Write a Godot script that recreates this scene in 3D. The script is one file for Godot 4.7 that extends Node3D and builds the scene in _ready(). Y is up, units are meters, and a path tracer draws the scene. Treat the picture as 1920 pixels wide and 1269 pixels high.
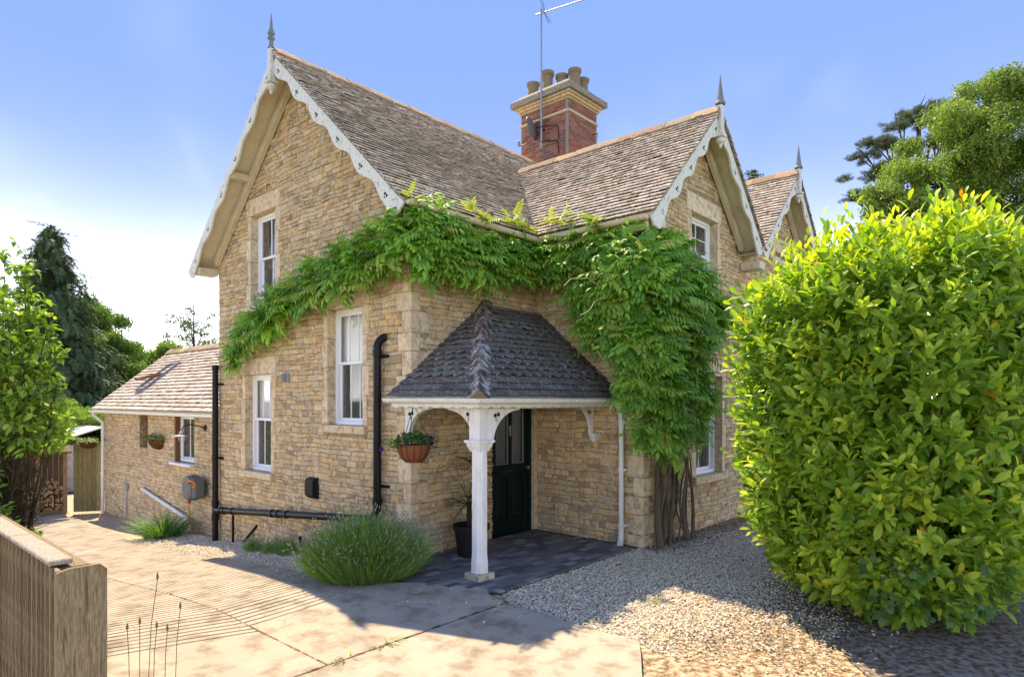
extends Node3D
# A stone cottage with porch. House axes: x runs along the porch wall, -z along the gable wall; y is up, metres.

const EYE := Vector3(-5.385, 2.1, 6.597)
var M := {}
var rng := RandomNumberGenerator.new()
var names := {}
var wob := FastNoiseLite.new()

# ---------------------------------------------------------------- mesh builder
class MB:
	var v := PackedVector3Array()
	var n := PackedVector3Array()
	var c := PackedColorArray()

	func tri(p: Vector3, q: Vector3, r: Vector3, col: Color = Color.WHITE) -> void:
		var m := (q - p).cross(r - p).normalized()
		v.append(p); v.append(r); v.append(q)
		n.append(m); n.append(m); n.append(m)
		c.append(col); c.append(col); c.append(col)

	func tris(p: Vector3, q: Vector3, r: Vector3, a: Vector3, b: Vector3, d: Vector3, col: Color = Color.WHITE) -> void:
		v.append(p); v.append(r); v.append(q)
		n.append(a); n.append(d); n.append(b)
		c.append(col); c.append(col); c.append(col)

	func quad(p: Vector3, q: Vector3, r: Vector3, s: Vector3, col: Color = Color.WHITE) -> void:
		tri(p, q, r, col)
		tri(p, r, s, col)

	func quads(p: Vector3, q: Vector3, r: Vector3, s: Vector3, a: Vector3, b: Vector3, d: Vector3, e: Vector3, col: Color = Color.WHITE) -> void:
		tris(p, q, r, a, b, d, col)
		tris(p, r, s, a, d, e, col)

	# eight corners: bottom ring 0-3 and top ring 4-7, both counter-clockwise seen from above
	func hexa(k: Array, col: Color = Color.WHITE) -> void:
		quad(k[0], k[3], k[2], k[1], col)
		quad(k[4], k[5], k[6], k[7], col)
		for i in 4:
			var j := (i + 1) % 4
			quad(k[i], k[j], k[j + 4], k[i + 4], col)

	func box(t: Transform3D, size: Vector3, col: Color = Color.WHITE) -> void:
		var h := size / 2.0
		var k := []
		for y in [-h.y, h.y]:
			k.append(t * Vector3(-h.x, y, h.z)); k.append(t * Vector3(h.x, y, h.z))
			k.append(t * Vector3(h.x, y, -h.z)); k.append(t * Vector3(-h.x, y, -h.z))
		hexa(k, col)

	func span(a: Vector3, b: Vector3, col: Color = Color.WHITE) -> void:
		box(Transform3D(Basis(), (a + b) / 2.0), (b - a).abs(), col)

	# box with chamfered edges
	func cbox(t: Transform3D, size: Vector3, ch: float, col: Color = Color.WHITE) -> void:
		var h := size / 2.0
		var g := h - Vector3(ch, ch, ch)
		var P := func(a: int, b: int, d: int, axis: int) -> Vector3:
			var q := Vector3(a * g.x, b * g.y, d * g.z)
			if axis == 0: q.x = a * h.x
			elif axis == 1: q.y = b * h.y
			else: q.z = d * h.z
			return t * q
		var o := t.origin
		var put := func(pts: Array) -> void:
			var m: Vector3 = (pts[1] - pts[0]).cross(pts[2] - pts[0])
			var mid: Vector3 = (pts[0] + pts[1] + pts[2]) / 3.0
			if m.dot(mid - o) < 0.0: pts.reverse()
			if pts.size() == 3: tri(pts[0], pts[1], pts[2], col)
			else: quad(pts[0], pts[1], pts[2], pts[3], col)
		for s in [-1, 1]:
			put.call([P.call(s, -1, -1, 0), P.call(s, 1, -1, 0), P.call(s, 1, 1, 0), P.call(s, -1, 1, 0)])
			put.call([P.call(-1, s, -1, 1), P.call(1, s, -1, 1), P.call(1, s, 1, 1), P.call(-1, s, 1, 1)])
			put.call([P.call(-1, -1, s, 2), P.call(1, -1, s, 2), P.call(1, 1, s, 2), P.call(-1, 1, s, 2)])
			for r in [-1, 1]:
				put.call([P.call(s, r, -1, 0), P.call(s, r, 1, 0), P.call(s, r, 1, 1), P.call(s, r, -1, 1)])
				put.call([P.call(s, -1, r, 0), P.call(s, 1, r, 0), P.call(s, 1, r, 2), P.call(s, -1, r, 2)])
				put.call([P.call(-1, s, r, 1), P.call(1, s, r, 1), P.call(1, s, r, 2), P.call(-1, s, r, 2)])
				for q in [-1, 1]:
					put.call([P.call(s, r, q, 0), P.call(s, r, q, 1), P.call(s, r, q, 2)])

	# outline in the U-V plane, pushed out along N = U x V
	func prism(poly: PackedVector2Array, o: Vector3, U: Vector3, V: Vector3, thick: float, col: Color = Color.WHITE) -> void:
		var N := U.cross(V).normalized()
		var p := poly.duplicate()
		if Geometry2D.is_polygon_clockwise(p): p.reverse()
		var idx := Geometry2D.triangulate_polygon(p)
		for i in range(0, idx.size(), 3):
			var a := p[idx[i]]; var b := p[idx[i + 1]]; var d := p[idx[i + 2]]
			if (b - a).cross(d - a) < 0.0:
				var w := b; b = d; d = w
			tri(o + U * a.x + V * a.y + N * thick, o + U * b.x + V * b.y + N * thick, o + U * d.x + V * d.y + N * thick, col)
			tri(o + U * a.x + V * a.y, o + U * d.x + V * d.y, o + U * b.x + V * b.y, col)
		for i in p.size():
			var a := p[i]; var b := p[(i + 1) % p.size()]
			var x := o + U * a.x + V * a.y; var y := o + U * b.x + V * b.y
			quad(x, y, y + N * thick, x + N * thick, col)

	func tube(pts: Array, radii, sides: int = 8, col: Color = Color.WHITE, caps: bool = true) -> void:
		var rings := []
		var norms := []
		var up := Vector3(0, 1, 0)
		for i in pts.size():
			var d: Vector3
			if i == 0: d = pts[1] - pts[0]
			elif i == pts.size() - 1: d = pts[i] - pts[i - 1]
			else: d = (pts[i + 1] - pts[i]).normalized() + (pts[i] - pts[i - 1]).normalized()
			d = d.normalized()
			if i == 0 and absf(d.dot(up)) > 0.9: up = Vector3(1, 0, 0)
			var s := d.cross(up).normalized()
			up = s.cross(d).normalized()
			var r: float = radii[i] if radii is Array else radii
			var ring := []
			var nr := []
			for k in sides:
				var a := TAU * k / sides
				var m := s * cos(a) + up * sin(a)
				nr.append(m); ring.append(pts[i] + m * r)
			rings.append(ring); norms.append(nr)
		for i in rings.size() - 1:
			for k in sides:
				var j := (k + 1) % sides
				quads(rings[i][k], rings[i + 1][k], rings[i + 1][j], rings[i][j], norms[i][k], norms[i + 1][k], norms[i + 1][j], norms[i][j], col)
		if caps:
			for k in sides:
				var j := (k + 1) % sides
				tri(pts[0], rings[0][k], rings[0][j], col)
				tri(pts[-1], rings[-1][j], rings[-1][k], col)

	# profile of (radius, height) turned round an axis
	func lathe(t: Transform3D, prof: Array, sides: int = 16, col: Color = Color.WHITE, flat: bool = false, turn: float = 0.0) -> void:
		for i in prof.size() - 1:
			var a: Vector2 = prof[i]; var b: Vector2 = prof[i + 1]
			var e := (b - a).normalized()
			for k in sides:
				var p := TAU * k / sides + turn; var q := TAU * (k + 1) / sides + turn
				var d0 := Vector3(cos(p), 0, -sin(p)); var d1 := Vector3(cos(q), 0, -sin(q))
				var A := t * (d0 * a.x + Vector3(0, a.y, 0)); var B := t * (d1 * a.x + Vector3(0, a.y, 0))
				var C := t * (d1 * b.x + Vector3(0, b.y, 0)); var D := t * (d0 * b.x + Vector3(0, b.y, 0))
				if flat:
					if a.x > 1e-5: tri(A, B, C, col)
					if b.x > 1e-5: tri(A, C, D, col)
				else:
					var n0: Vector3 = t.basis * (d0 * e.y + Vector3(0, -e.x, 0)); var n1: Vector3 = t.basis * (d1 * e.y + Vector3(0, -e.x, 0))
					if a.x > 1e-5: tris(A, B, C, n0, n1, n1, col)
					if b.x > 1e-5: tris(A, C, D, n0, n1, n0, col)

	func add(o: MB, t: Transform3D) -> void:
		for i in o.v.size():
			v.append(t * o.v[i]); n.append((t.basis * o.n[i]).normalized()); c.append(o.c[i])

	func mesh() -> ArrayMesh:
		var a := []
		a.resize(Mesh.ARRAY_MAX)
		a[Mesh.ARRAY_VERTEX] = v
		a[Mesh.ARRAY_NORMAL] = n
		a[Mesh.ARRAY_COLOR] = c
		var m := ArrayMesh.new()
		m.add_surface_from_arrays(Mesh.PRIMITIVE_TRIANGLES, a)
		return m

# ---------------------------------------------------------------- nodes
func numbered(called: String) -> String:
	var k: int = names.get(called, 0)
	names[called] = k + 1
	return called if k == 0 else "%s_%03d" % [called, k]

func tag(o: Node, label: String, category: String, group: String = "") -> Node:
	o.set_meta("label", label)
	o.set_meta("category", category)
	if group: o.set_meta("group", group)
	return o

func thing(called: String, label: String, category: String, at: Vector3, group: String = "") -> Node3D:
	var o := Node3D.new()
	o.name = numbered(called)
	add_child(o)
	o.position = at
	tag(o, label, category, group)
	return o

func world_of(parent: Node) -> Vector3:
	var p := Vector3.ZERO
	while parent != self and parent is Node3D:
		p += parent.position
		parent = parent.get_parent()
	return p

# a part whose mesh is written in world coordinates, set under a thing that is only moved, not turned
func part(called: String, mb: MB, m: Material, parent: Node, kind: String = "") -> MeshInstance3D:
	var o := MeshInstance3D.new()
	o.name = called
	o.mesh = mb.mesh()
	o.material_override = m
	parent.add_child(o, true)
	o.position = -world_of(parent)
	if kind: o.set_meta("kind", kind)
	return o

# a part with its own axes
func piece(called: String, mesh: Mesh, m: Material, parent: Node, t: Transform3D) -> MeshInstance3D:
	var o := MeshInstance3D.new()
	o.name = called
	o.mesh = mesh
	o.material_override = m
	parent.add_child(o, true)
	o.transform = Transform3D(t.basis, t.origin - world_of(parent))
	return o

func structure(called: String, mb: MB, m: Material) -> MeshInstance3D:
	var o := MeshInstance3D.new()
	o.name = numbered(called)
	o.mesh = mb.mesh()
	o.material_override = m
	add_child(o, true)
	o.set_meta("kind", "structure")
	return o

func single(called: String, mb: MB, m: Material, label: String, category: String, group: String = "") -> MeshInstance3D:
	var o := MeshInstance3D.new()
	o.name = numbered(called)
	o.mesh = mb.mesh()
	o.material_override = m
	add_child(o, true)
	tag(o, label, category, group)
	return o

func scatter(called: String, mesh: Mesh, m: Material, parent: Node, places: Array, tints: Array) -> MultiMeshInstance3D:
	var mm := MultiMesh.new()
	mm.transform_format = MultiMesh.TRANSFORM_3D
	mm.use_colors = true
	mm.mesh = mesh
	mm.instance_count = places.size()
	var off := world_of(parent)
	for i in places.size():
		var t: Transform3D = places[i]
		mm.set_instance_transform(i, Transform3D(t.basis, t.origin - off))
		mm.set_instance_color(i, tints[i])
	var o := MultiMeshInstance3D.new()
	o.name = called
	o.multimesh = mm
	o.material_override = m
	parent.add_child(o, true)
	if parent == self: o.name = numbered(called)
	o.set_meta("kind", "stuff")
	return o

func rnd(a: float, b: float) -> float:
	return rng.randf_range(a, b)

func rdir() -> Vector3:
	var d := Vector3(rnd(-1, 1), rnd(-1, 1), rnd(-1, 1))
	while d.length() > 1.0 or d.length() < 0.1:
		d = Vector3(rnd(-1, 1), rnd(-1, 1), rnd(-1, 1))
	return d.normalized()

func depth_of(p: Vector3) -> float:
	return maxf(0.5, (p - EYE).dot(Vector3(0.7458, 0, -0.6662)))

func vary(col: Color, amount: float) -> Color:
	var k := 1.0 + rnd(-amount, amount)
	var w := rnd(-amount, amount) * 0.35
	return Color(col.r * k * (1.0 + w), col.g * k, col.b * k * (1.0 - w))

# ---------------------------------------------------------------- materials
func noise_tex(freq: float, octaves: int, lo: float, hi: float, sd: int, kind: int = FastNoiseLite.TYPE_SIMPLEX_SMOOTH, size: int = 512) -> NoiseTexture2D:
	var f := FastNoiseLite.new()
	f.noise_type = kind
	f.frequency = freq
	f.fractal_octaves = octaves
	f.fractal_gain = 0.66 if octaves > 4 else 0.5
	f.seed = sd
	var t := NoiseTexture2D.new()
	t.width = size; t.height = size
	t.seamless = true
	t.noise = f
	var g := Gradient.new()
	g.set_color(0, Color(lo, lo, lo)); g.set_color(1, Color(hi, hi, hi))
	t.color_ramp = g
	return t

func ramp_tex(freq: float, octaves: int, sd: int, stops: Array, kind: int = FastNoiseLite.TYPE_SIMPLEX_SMOOTH, size: int = 512) -> NoiseTexture2D:
	var t := noise_tex(freq, octaves, 0, 1, sd, kind, size)
	var g := Gradient.new()
	g.offsets = PackedFloat32Array(stops.map(func(s): return s[0]))
	g.colors = PackedColorArray(stops.map(func(s): return s[1]))
	t.color_ramp = g
	return t

func base_mat(called: String, col: Color, rough: float, tex: Texture2D = null, scale: Vector3 = Vector3.ONE, relief: Texture2D = null, cm: float = 0.0, tinted: bool = true) -> StandardMaterial3D:
	var m := StandardMaterial3D.new()
	m.resource_name = called
	m.albedo_color = col.linear_to_srgb()
	m.roughness = rough
	m.vertex_color_use_as_albedo = tinted
	m.metallic_specular = 0.25
	if tex or relief:
		m.uv1_triplanar = true
		m.uv1_world_triplanar = true
		m.uv1_scale = scale
	if tex: m.albedo_texture = tex
	if relief:
		m.heightmap_enabled = true
		m.heightmap_texture = relief
		m.heightmap_scale = cm
	return m

# a second, larger pattern over the first: stains and weathering with an outline of their own
func weather(m: StandardMaterial3D, tex: Texture2D, scale: Vector3) -> void:
	m.detail_enabled = true
	m.detail_albedo = tex
	m.detail_blend_mode = BaseMaterial3D.BLEND_MODE_MUL
	m.detail_uv_layer = BaseMaterial3D.DETAIL_UV_2
	m.uv2_triplanar = true
	m.uv2_world_triplanar = true
	m.uv2_scale = scale

func leaf_mat(called: String, back: float, rough: float = 0.42, glow: Color = Color(0.85, 1.0, 0.22)) -> StandardMaterial3D:
	var m := StandardMaterial3D.new()
	m.resource_name = called
	m.albedo_color = Color.WHITE
	m.vertex_color_use_as_albedo = true
	m.roughness = rough
	m.metallic_specular = 0.45
	m.cull_mode = BaseMaterial3D.CULL_DISABLED
	m.backlight_enabled = true
	m.backlight = Color(glow.r * back, glow.g * back, glow.b * back).linear_to_srgb()
	return m

func make_materials() -> void:
	var fine := noise_tex(0.06, 5, 0.55, 1.0, 3)
	var coarse := noise_tex(0.02, 5, 0.6, 1.0, 7)
	var rough := noise_tex(0.11, 5, 0.0, 1.0, 11)
	var grit := noise_tex(0.3, 3, 0.0, 1.0, 12)
	var speck := ramp_tex(0.09, 3, 21, [[0.0, Color(0.52, 0.5, 0.46)], [0.33, Color(0.81, 0.795, 0.77)], [0.5, Color(0.94, 0.94, 0.935)], [1.0, Color(1, 1, 1)]])
	M.stone = base_mat("stone", Color(1.0, 1.0, 1.0), 0.95, speck, Vector3(1.1, 1.1, 1.1), rough, 1.3)
	M.mortar = base_mat("mortar", Color(0.62, 0.47, 0.29), 0.98, coarse, Vector3(0.9, 0.9, 0.9), rough, 0.9)
	M.dressed = base_mat("dressed_stone", Color(1, 1, 1), 0.92, noise_tex(0.025, 6, 0.78, 1.0, 31), Vector3(0.6, 0.6, 0.6), grit, 0.25)
	M.tile = base_mat("clay_tile", Color(1, 1, 1), 0.92, ramp_tex(0.02, 6, 41, [[0.0, Color(0.35, 0.32, 0.29)], [0.3, Color(0.68, 0.65, 0.61)], [0.46, Color(0.92, 0.9, 0.88)], [1.0, Color(1, 1, 1)]]), Vector3(0.9, 0.9, 0.9), grit, 0.3)
	M.ridge = base_mat("ridge_tile", Color(1, 1, 1), 0.95, ramp_tex(0.08, 4, 43, [[0.0, Color(0.3, 0.27, 0.23)], [0.36, Color(0.55, 0.5, 0.43)], [0.5, Color(0.85, 0.78, 0.68)], [0.64, Color(1, 0.97, 0.9)], [1.0, Color(1, 1, 1)]]), Vector3(1.3, 1.3, 1.3), rough, 1.2)
	M.slate = base_mat("porch_slate", Color(1, 1, 1), 0.75, ramp_tex(0.022, 6, 47, [[0.0, Color(0.32, 0.31, 0.3)], [0.5, Color(0.43, 0.425, 0.42)], [0.68, Color(0.52, 0.515, 0.5)], [0.73, Color(0.85, 0.85, 0.83)], [1.0, Color(1, 1, 0.97)]]), Vector3(1.6, 1.6, 1.6), grit, 0.3)
	M.brick = base_mat("chimney_brick", Color(1, 1, 1), 0.95, fine, Vector3(2.5, 2.5, 2.5), rough, 0.8)
	M.white = base_mat("white_paint", Color(0.8, 0.8, 0.78), 0.45, noise_tex(0.012, 4, 0.95, 1.0, 53), Vector3(0.6, 0.6, 0.6), null, 0, false)
	M.oldwhite = base_mat("weathered_white_paint", Color(0.74, 0.74, 0.7), 0.6, ramp_tex(0.035, 5, 59, [[0.0, Color(0.6, 0.58, 0.48)], [0.2, Color(0.86, 0.85, 0.8)], [0.36, Color(0.97, 0.97, 0.95)], [1.0, Color(1, 1, 1)]]), Vector3(0.8, 0.8, 0.8), null, 0, false)
	M.cream = base_mat("cream_paint", Color(0.68, 0.6, 0.44), 0.55, noise_tex(0.012, 4, 0.93, 1.0, 61), Vector3(1, 1, 1), null, 0, false)
	M.pvc = base_mat("white_window", Color(0.8, 0.81, 0.82), 0.3, null, Vector3.ONE, null, 0, false)
	M.black = base_mat("black_pipe", Color(0.012, 0.012, 0.013), 0.32, null, Vector3.ONE, null, 0, false)
	M.blackmatt = base_mat("black_plastic", Color(0.015, 0.015, 0.016), 0.55, null, Vector3.ONE, null, 0, false)
	M.lead = base_mat("lead", Color(0.36, 0.37, 0.38), 0.6, fine, Vector3(3, 3, 3))
	M.metal = base_mat("grey_metal", Color(0.3, 0.31, 0.32), 0.45, null, Vector3.ONE, null, 0, false)
	M.metal.metallic = 0.7
	M.iron = base_mat("iron", Color(0.03, 0.028, 0.026), 0.7, null, Vector3.ONE, null, 0, false)
	M.door = base_mat("green_door", Color(0.006, 0.016, 0.013), 0.28, null, Vector3.ONE, null, 0, false)
	M.brass = base_mat("brass", Color(0.55, 0.42, 0.2), 0.3, null, Vector3.ONE, null, 0, false)
	M.brass.metallic = 1.0
	M.glass = StandardMaterial3D.new()
	M.glass.resource_name = "window_glass"
	M.glass.transparency = BaseMaterial3D.TRANSPARENCY_ALPHA
	M.glass.albedo_color = Color(0.8, 0.85, 0.85, 0.06)
	M.glass.roughness = 0.02
	M.curtain = base_mat("white_curtain", Color(0.75, 0.75, 0.73), 0.9, null, Vector3.ONE, null, 0, false)
	M.curtain.backlight_enabled = true
	M.curtain.backlight = Color(0.7, 0.7, 0.7)
	M.room = base_mat("room_plaster", Color(0.35, 0.34, 0.31), 0.9, null, Vector3.ONE, null, 0, false)
	M.concrete = base_mat("concrete", Color(1, 1, 1), 0.95, ramp_tex(0.22, 4, 67, [[0.0, Color(0.6, 0.57, 0.53)], [0.3, Color(0.86, 0.84, 0.81)], [0.5, Color(0.96, 0.95, 0.93)], [1.0, Color(1, 1, 1)]], FastNoiseLite.TYPE_SIMPLEX_SMOOTH, 1024), Vector3(0.8, 0.8, 0.8), grit, 0.35)
	M.earth = base_mat("earth", Color(1, 1, 1), 1.0, ramp_tex(0.012, 7, 71, [[0.0, Color(0.4, 0.33, 0.25)], [0.4, Color(0.75, 0.68, 0.58)], [0.6, Color(0.95, 0.92, 0.86)], [1.0, Color(1, 1, 1)]], FastNoiseLite.TYPE_SIMPLEX_SMOOTH, 1024), Vector3(0.8, 0.8, 0.8), grit, 0.45)
	M.paver = base_mat("dark_paver", Color(1, 1, 1), 0.6, fine, Vector3(3, 3, 3), rough, 0.4)
	M.pebble = base_mat("pebble", Color(1, 1, 1), 0.9, null)
	M.bark = base_mat("bark", Color(1, 1, 1), 0.95, noise_tex(0.05, 4, 0.45, 1.0, 73), Vector3(6, 1.2, 6), rough, 2.0)
	M.wood = base_mat("weathered_wood", Color(1, 1, 1), 0.88, ramp_tex(0.022, 5, 79, [[0.0, Color(0.45, 0.4, 0.33)], [0.42, Color(0.8, 0.77, 0.7)], [0.55, Color(0.98, 0.96, 0.92)], [0.62, Color(0.7, 0.66, 0.58)], [1.0, Color(1, 1, 1)]], FastNoiseLite.TYPE_SIMPLEX_SMOOTH, 1024), Vector3(1.7, 0.1, 1.7), grit, 0.1)
	M.logend = base_mat("log", Color(1, 1, 1), 0.9, fine, Vector3(4, 4, 4))
	M.terracotta = base_mat("terracotta", Color(0.36, 0.13, 0.055), 0.8, fine, Vector3(4, 4, 4), null, 0, false)
	M.coir = base_mat("coir", Color(0.16, 0.07, 0.03), 0.95, fine, Vector3(8, 8, 8), rough, 0.6, false)
	M.pot = base_mat("grey_pot", Color(0.035, 0.033, 0.032), 0.6, fine, Vector3(4, 4, 4), null, 0, false)
	M.potclay = base_mat("chimney_pot", Color(0.42, 0.35, 0.26), 0.95, ramp_tex(0.06, 4, 83, [[0.0, Color(0.3, 0.28, 0.25)], [0.45, Color(0.8, 0.78, 0.72)], [1.0, Color(1, 1, 1)]]), Vector3(2, 2, 2), rough, 0.6, false)
	M.capstone = base_mat("chimney_capping", Color(1, 1, 1), 0.95, ramp_tex(0.05, 5, 89, [[0.0, Color(0.18, 0.17, 0.16)], [0.42, Color(0.5, 0.48, 0.44)], [0.6, Color(0.95, 0.93, 0.9)], [1.0, Color(1, 1, 1)]]), Vector3(1.6, 1.6, 1.6), rough, 1.0)
	M.hip = base_mat("hip_tile", Color(1, 1, 1), 0.9, ramp_tex(0.014, 6, 97, [[0.0, Color(0.3, 0.25, 0.22)], [0.42, Color(0.45, 0.4, 0.37)], [0.56, Color(0.52, 0.48, 0.46)], [0.6, Color(0.92, 0.92, 0.9)], [1.0, Color(1, 1, 0.97)]]), Vector3(0.9, 0.9, 0.9), grit, 0.4)
	M.rawwood = base_mat("brown_timber", Color(0.3, 0.14, 0.06), 0.7, noise_tex(0.04, 4, 0.6, 1.0, 101), Vector3(6, 1, 6), null, 0, false)
	M.grey = base_mat("grey_plastic", Color(0.13, 0.135, 0.14), 0.45, null, Vector3.ONE, null, 0, false)
	M.lightgrey = base_mat("light_grey_plastic", Color(0.3, 0.31, 0.31), 0.5, null, Vector3.ONE, null, 0, false)
	M.orange = base_mat("orange_plastic", Color(0.62, 0.2, 0.03), 0.45, null, Vector3.ONE, null, 0, false)
	M.red = base_mat("red_plastic", Color(0.4, 0.04, 0.03), 0.5, null, Vector3.ONE, null, 0, false)
	var stain := ramp_tex(0.011, 8, 131, [[0.0, Color(0.74, 0.72, 0.69)], [0.3, Color(0.91, 0.9, 0.885)], [0.42, Color(0.98, 0.975, 0.965)], [0.55, Color(1, 1, 1)], [1.0, Color(1, 0.985, 0.96)]], FastNoiseLite.TYPE_SIMPLEX_SMOOTH, 1024)
	weather(M.stone, stain, Vector3(0.42, 0.42, 0.42))
	weather(M.mortar, stain, Vector3(0.42, 0.42, 0.42))
	weather(M.dressed, stain, Vector3(0.5, 0.5, 0.5))
	weather(M.tile, stain, Vector3(0.25, 0.25, 0.25))
	var patch := ramp_tex(0.007, 8, 137, [[0.0, Color(0.7, 0.67, 0.63)], [0.35, Color(0.87, 0.855, 0.83)], [0.5, Color(0.97, 0.96, 0.95)], [1.0, Color(1, 1, 1)]], FastNoiseLite.TYPE_SIMPLEX_SMOOTH, 1024)
	weather(M.concrete, patch, Vector3(0.3, 0.3, 0.3))
	var grime := ramp_tex(0.012, 6, 139, [[0.0, Color(0.74, 0.74, 0.66)], [0.22, Color(0.92, 0.915, 0.88)], [0.36, Color(0.99, 0.99, 0.98)], [1.0, Color(1, 1, 1)]])
	weather(M.white, grime, Vector3(1.6, 0.3, 1.6))
	weather(M.oldwhite, grime, Vector3(1.2, 0.4, 1.2))
	weather(M.cream, grime, Vector3(0.9, 0.3, 0.9))
	M.laurel = leaf_mat("laurel_leaf", 1.0, 0.38, Color(0.95, 1.0, 0.16))
	M.leaf = leaf_mat("leaf", 0.9, 0.45)
	M.needle = leaf_mat("needle", 0.25, 0.7)
	M.blade = leaf_mat("blade", 0.5, 0.6)
	M.flower = leaf_mat("flower", 0.4, 0.7, Color(1, 1, 1))

# ---------------------------------------------------------------- ground shape
const FALL := [[-40.0, -1.35], [-20.0, -1.2], [-13.5, -1.0], [-9.5, -0.83], [-5.75, -0.58], [-2.7, -0.27], [-1.0, -0.09], [0.2, 0.0], [60.0, 0.0]]
func ground_y(_x: float, z: float) -> float:
	if z <= FALL[0][0]: return FALL[0][1]
	for i in FALL.size() - 1:
		if z <= FALL[i + 1][0]:
			return lerpf(FALL[i][1], FALL[i + 1][1], (z - FALL[i][0]) / (FALL[i + 1][0] - FALL[i][0]))
	return 0.0

# ---------------------------------------------------------------- walls of stone
const HONEY := [Color(0.82, 0.625, 0.375), Color(0.78, 0.595, 0.36), Color(0.87, 0.69, 0.44), Color(0.72, 0.57, 0.37), Color(0.83, 0.59, 0.31), Color(0.75, 0.62, 0.43), Color(0.88, 0.66, 0.375), Color(0.8, 0.645, 0.42)]
const CREAM := [Color(0.84, 0.68, 0.45), Color(0.81, 0.645, 0.42), Color(0.87, 0.715, 0.49)]

# one rubble stone as its corner points: outer ring on the mortar, inner ring proud of it
func stone_shape(mb: MB, s: Dictionary) -> void:
	var o: Array = s.outer; var q: Array = s.inner; var mid: Vector3 = s.mid; var col: Color = s.col
	for i in 4:
		var j := (i + 1) % 4
		mb.quad(o[i], o[j], q[j], q[i], col)
		mb.tri(q[i], q[j], mid, col)

# rows of rubble between u0 and u1, under roof_at(u), leaving out blocks (Rect2 in u, v)
func lay_stones(out: Array, wall: int, O: Vector3, U: Vector3, N: Vector3, u0: float, u1: float, v0: float, v1: float, roof_at: Callable, floor_at: Callable, blocks: Array) -> void:
	var y := v0
	while y < v1:
		var h := rnd(0.05, 0.105)
		var spans := [[u0, u1]]
		for b in blocks:
			var r: Rect2 = b
			if r.end.y <= y + 0.02 or r.position.y >= y + h - 0.02: continue
			var next := []
			for s in spans:
				if r.end.x <= s[0] or r.position.x >= s[1]:
					next.append(s)
					continue
				if r.position.x - s[0] > 0.05: next.append([s[0], r.position.x])
				if s[1] - r.end.x > 0.05: next.append([r.end.x, s[1]])
			spans = next
		for s in spans:
			var a: float = s[0]; var b: float = s[1]
			while a < b and roof_at.call(a) < y + h: a += 0.04
			while b > a and roof_at.call(b) < y + h: b -= 0.04
			var u := a
			while u < b - 0.03:
				var w := rnd(0.08, 0.27)
				if b - u - w < 0.1: w = b - u
				if floor_at.call(u) < y + h and minf(roof_at.call(u), roof_at.call(u + w)) > y + h:
					if h > 0.1 and rng.randf() < 0.25:
						var cut := h * rnd(0.4, 0.6)
						add_stone(out, wall, O, U, N, u, u + w, y, y + cut)
						add_stone(out, wall, O, U, N, u, u + w, y + cut, y + h)
					else:
						add_stone(out, wall, O, U, N, u, u + w, y, y + h)
				u += w
		y += h

func add_stone(out: Array, wall: int, O: Vector3, U: Vector3, N: Vector3, a: float, b: float, c: float, d: float) -> void:
	var g := rnd(0.003, 0.007)
	var uv := [Vector2(a + g, c + g), Vector2(b - g, c + g), Vector2(b - g, d - g), Vector2(a + g, d - g)]
	var outer := []
	var inner := []
	var mid2 := Vector2((a + b) / 2.0, (c + d) / 2.0)
	var dep := rnd(0.004, 0.019)
	for k in 4:
		var p: Vector2 = uv[k]
		var wv := wob.get_noise_2d(p.x * 55.0 + wall * 900.0, p.y * 55.0) * 0.03
		p += Vector2(rnd(-0.012, 0.012), rnd(-0.009, 0.009))
		var into := (mid2 - p).normalized() * rnd(0.006, 0.014)
		into.x *= 1.2
		outer.append(O + U * p.x + Vector3(0, p.y + wv, 0) + N * 0.001)
		inner.append(O + U * (p.x + into.x) + Vector3(0, p.y + into.y + wv, 0) + N * (dep + rnd(-0.004, 0.004)))
	var wm := wob.get_noise_2d(mid2.x * 55.0 + wall * 900.0, mid2.y * 55.0) * 0.03
	var mid := O + U * (mid2.x + rnd(-0.02, 0.02)) + Vector3(0, mid2.y + wm, 0) + N * (dep + rnd(0.0, 0.012))
	var col: Color = HONEY[rng.randi() % HONEY.size()]
	col = vary(col, 0.11)
	if rng.randf() < 0.12: col = col.darkened(0.26)
	var z := depth_of(mid)
	var face := maxf(0.15, absf(N.dot((EYE - mid).normalized())))
	out.append({"outer": outer, "inner": inner, "mid": mid, "col": col, "wall": wall, "score": (b - a) * (d - c) * face / (z * z)})

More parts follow.
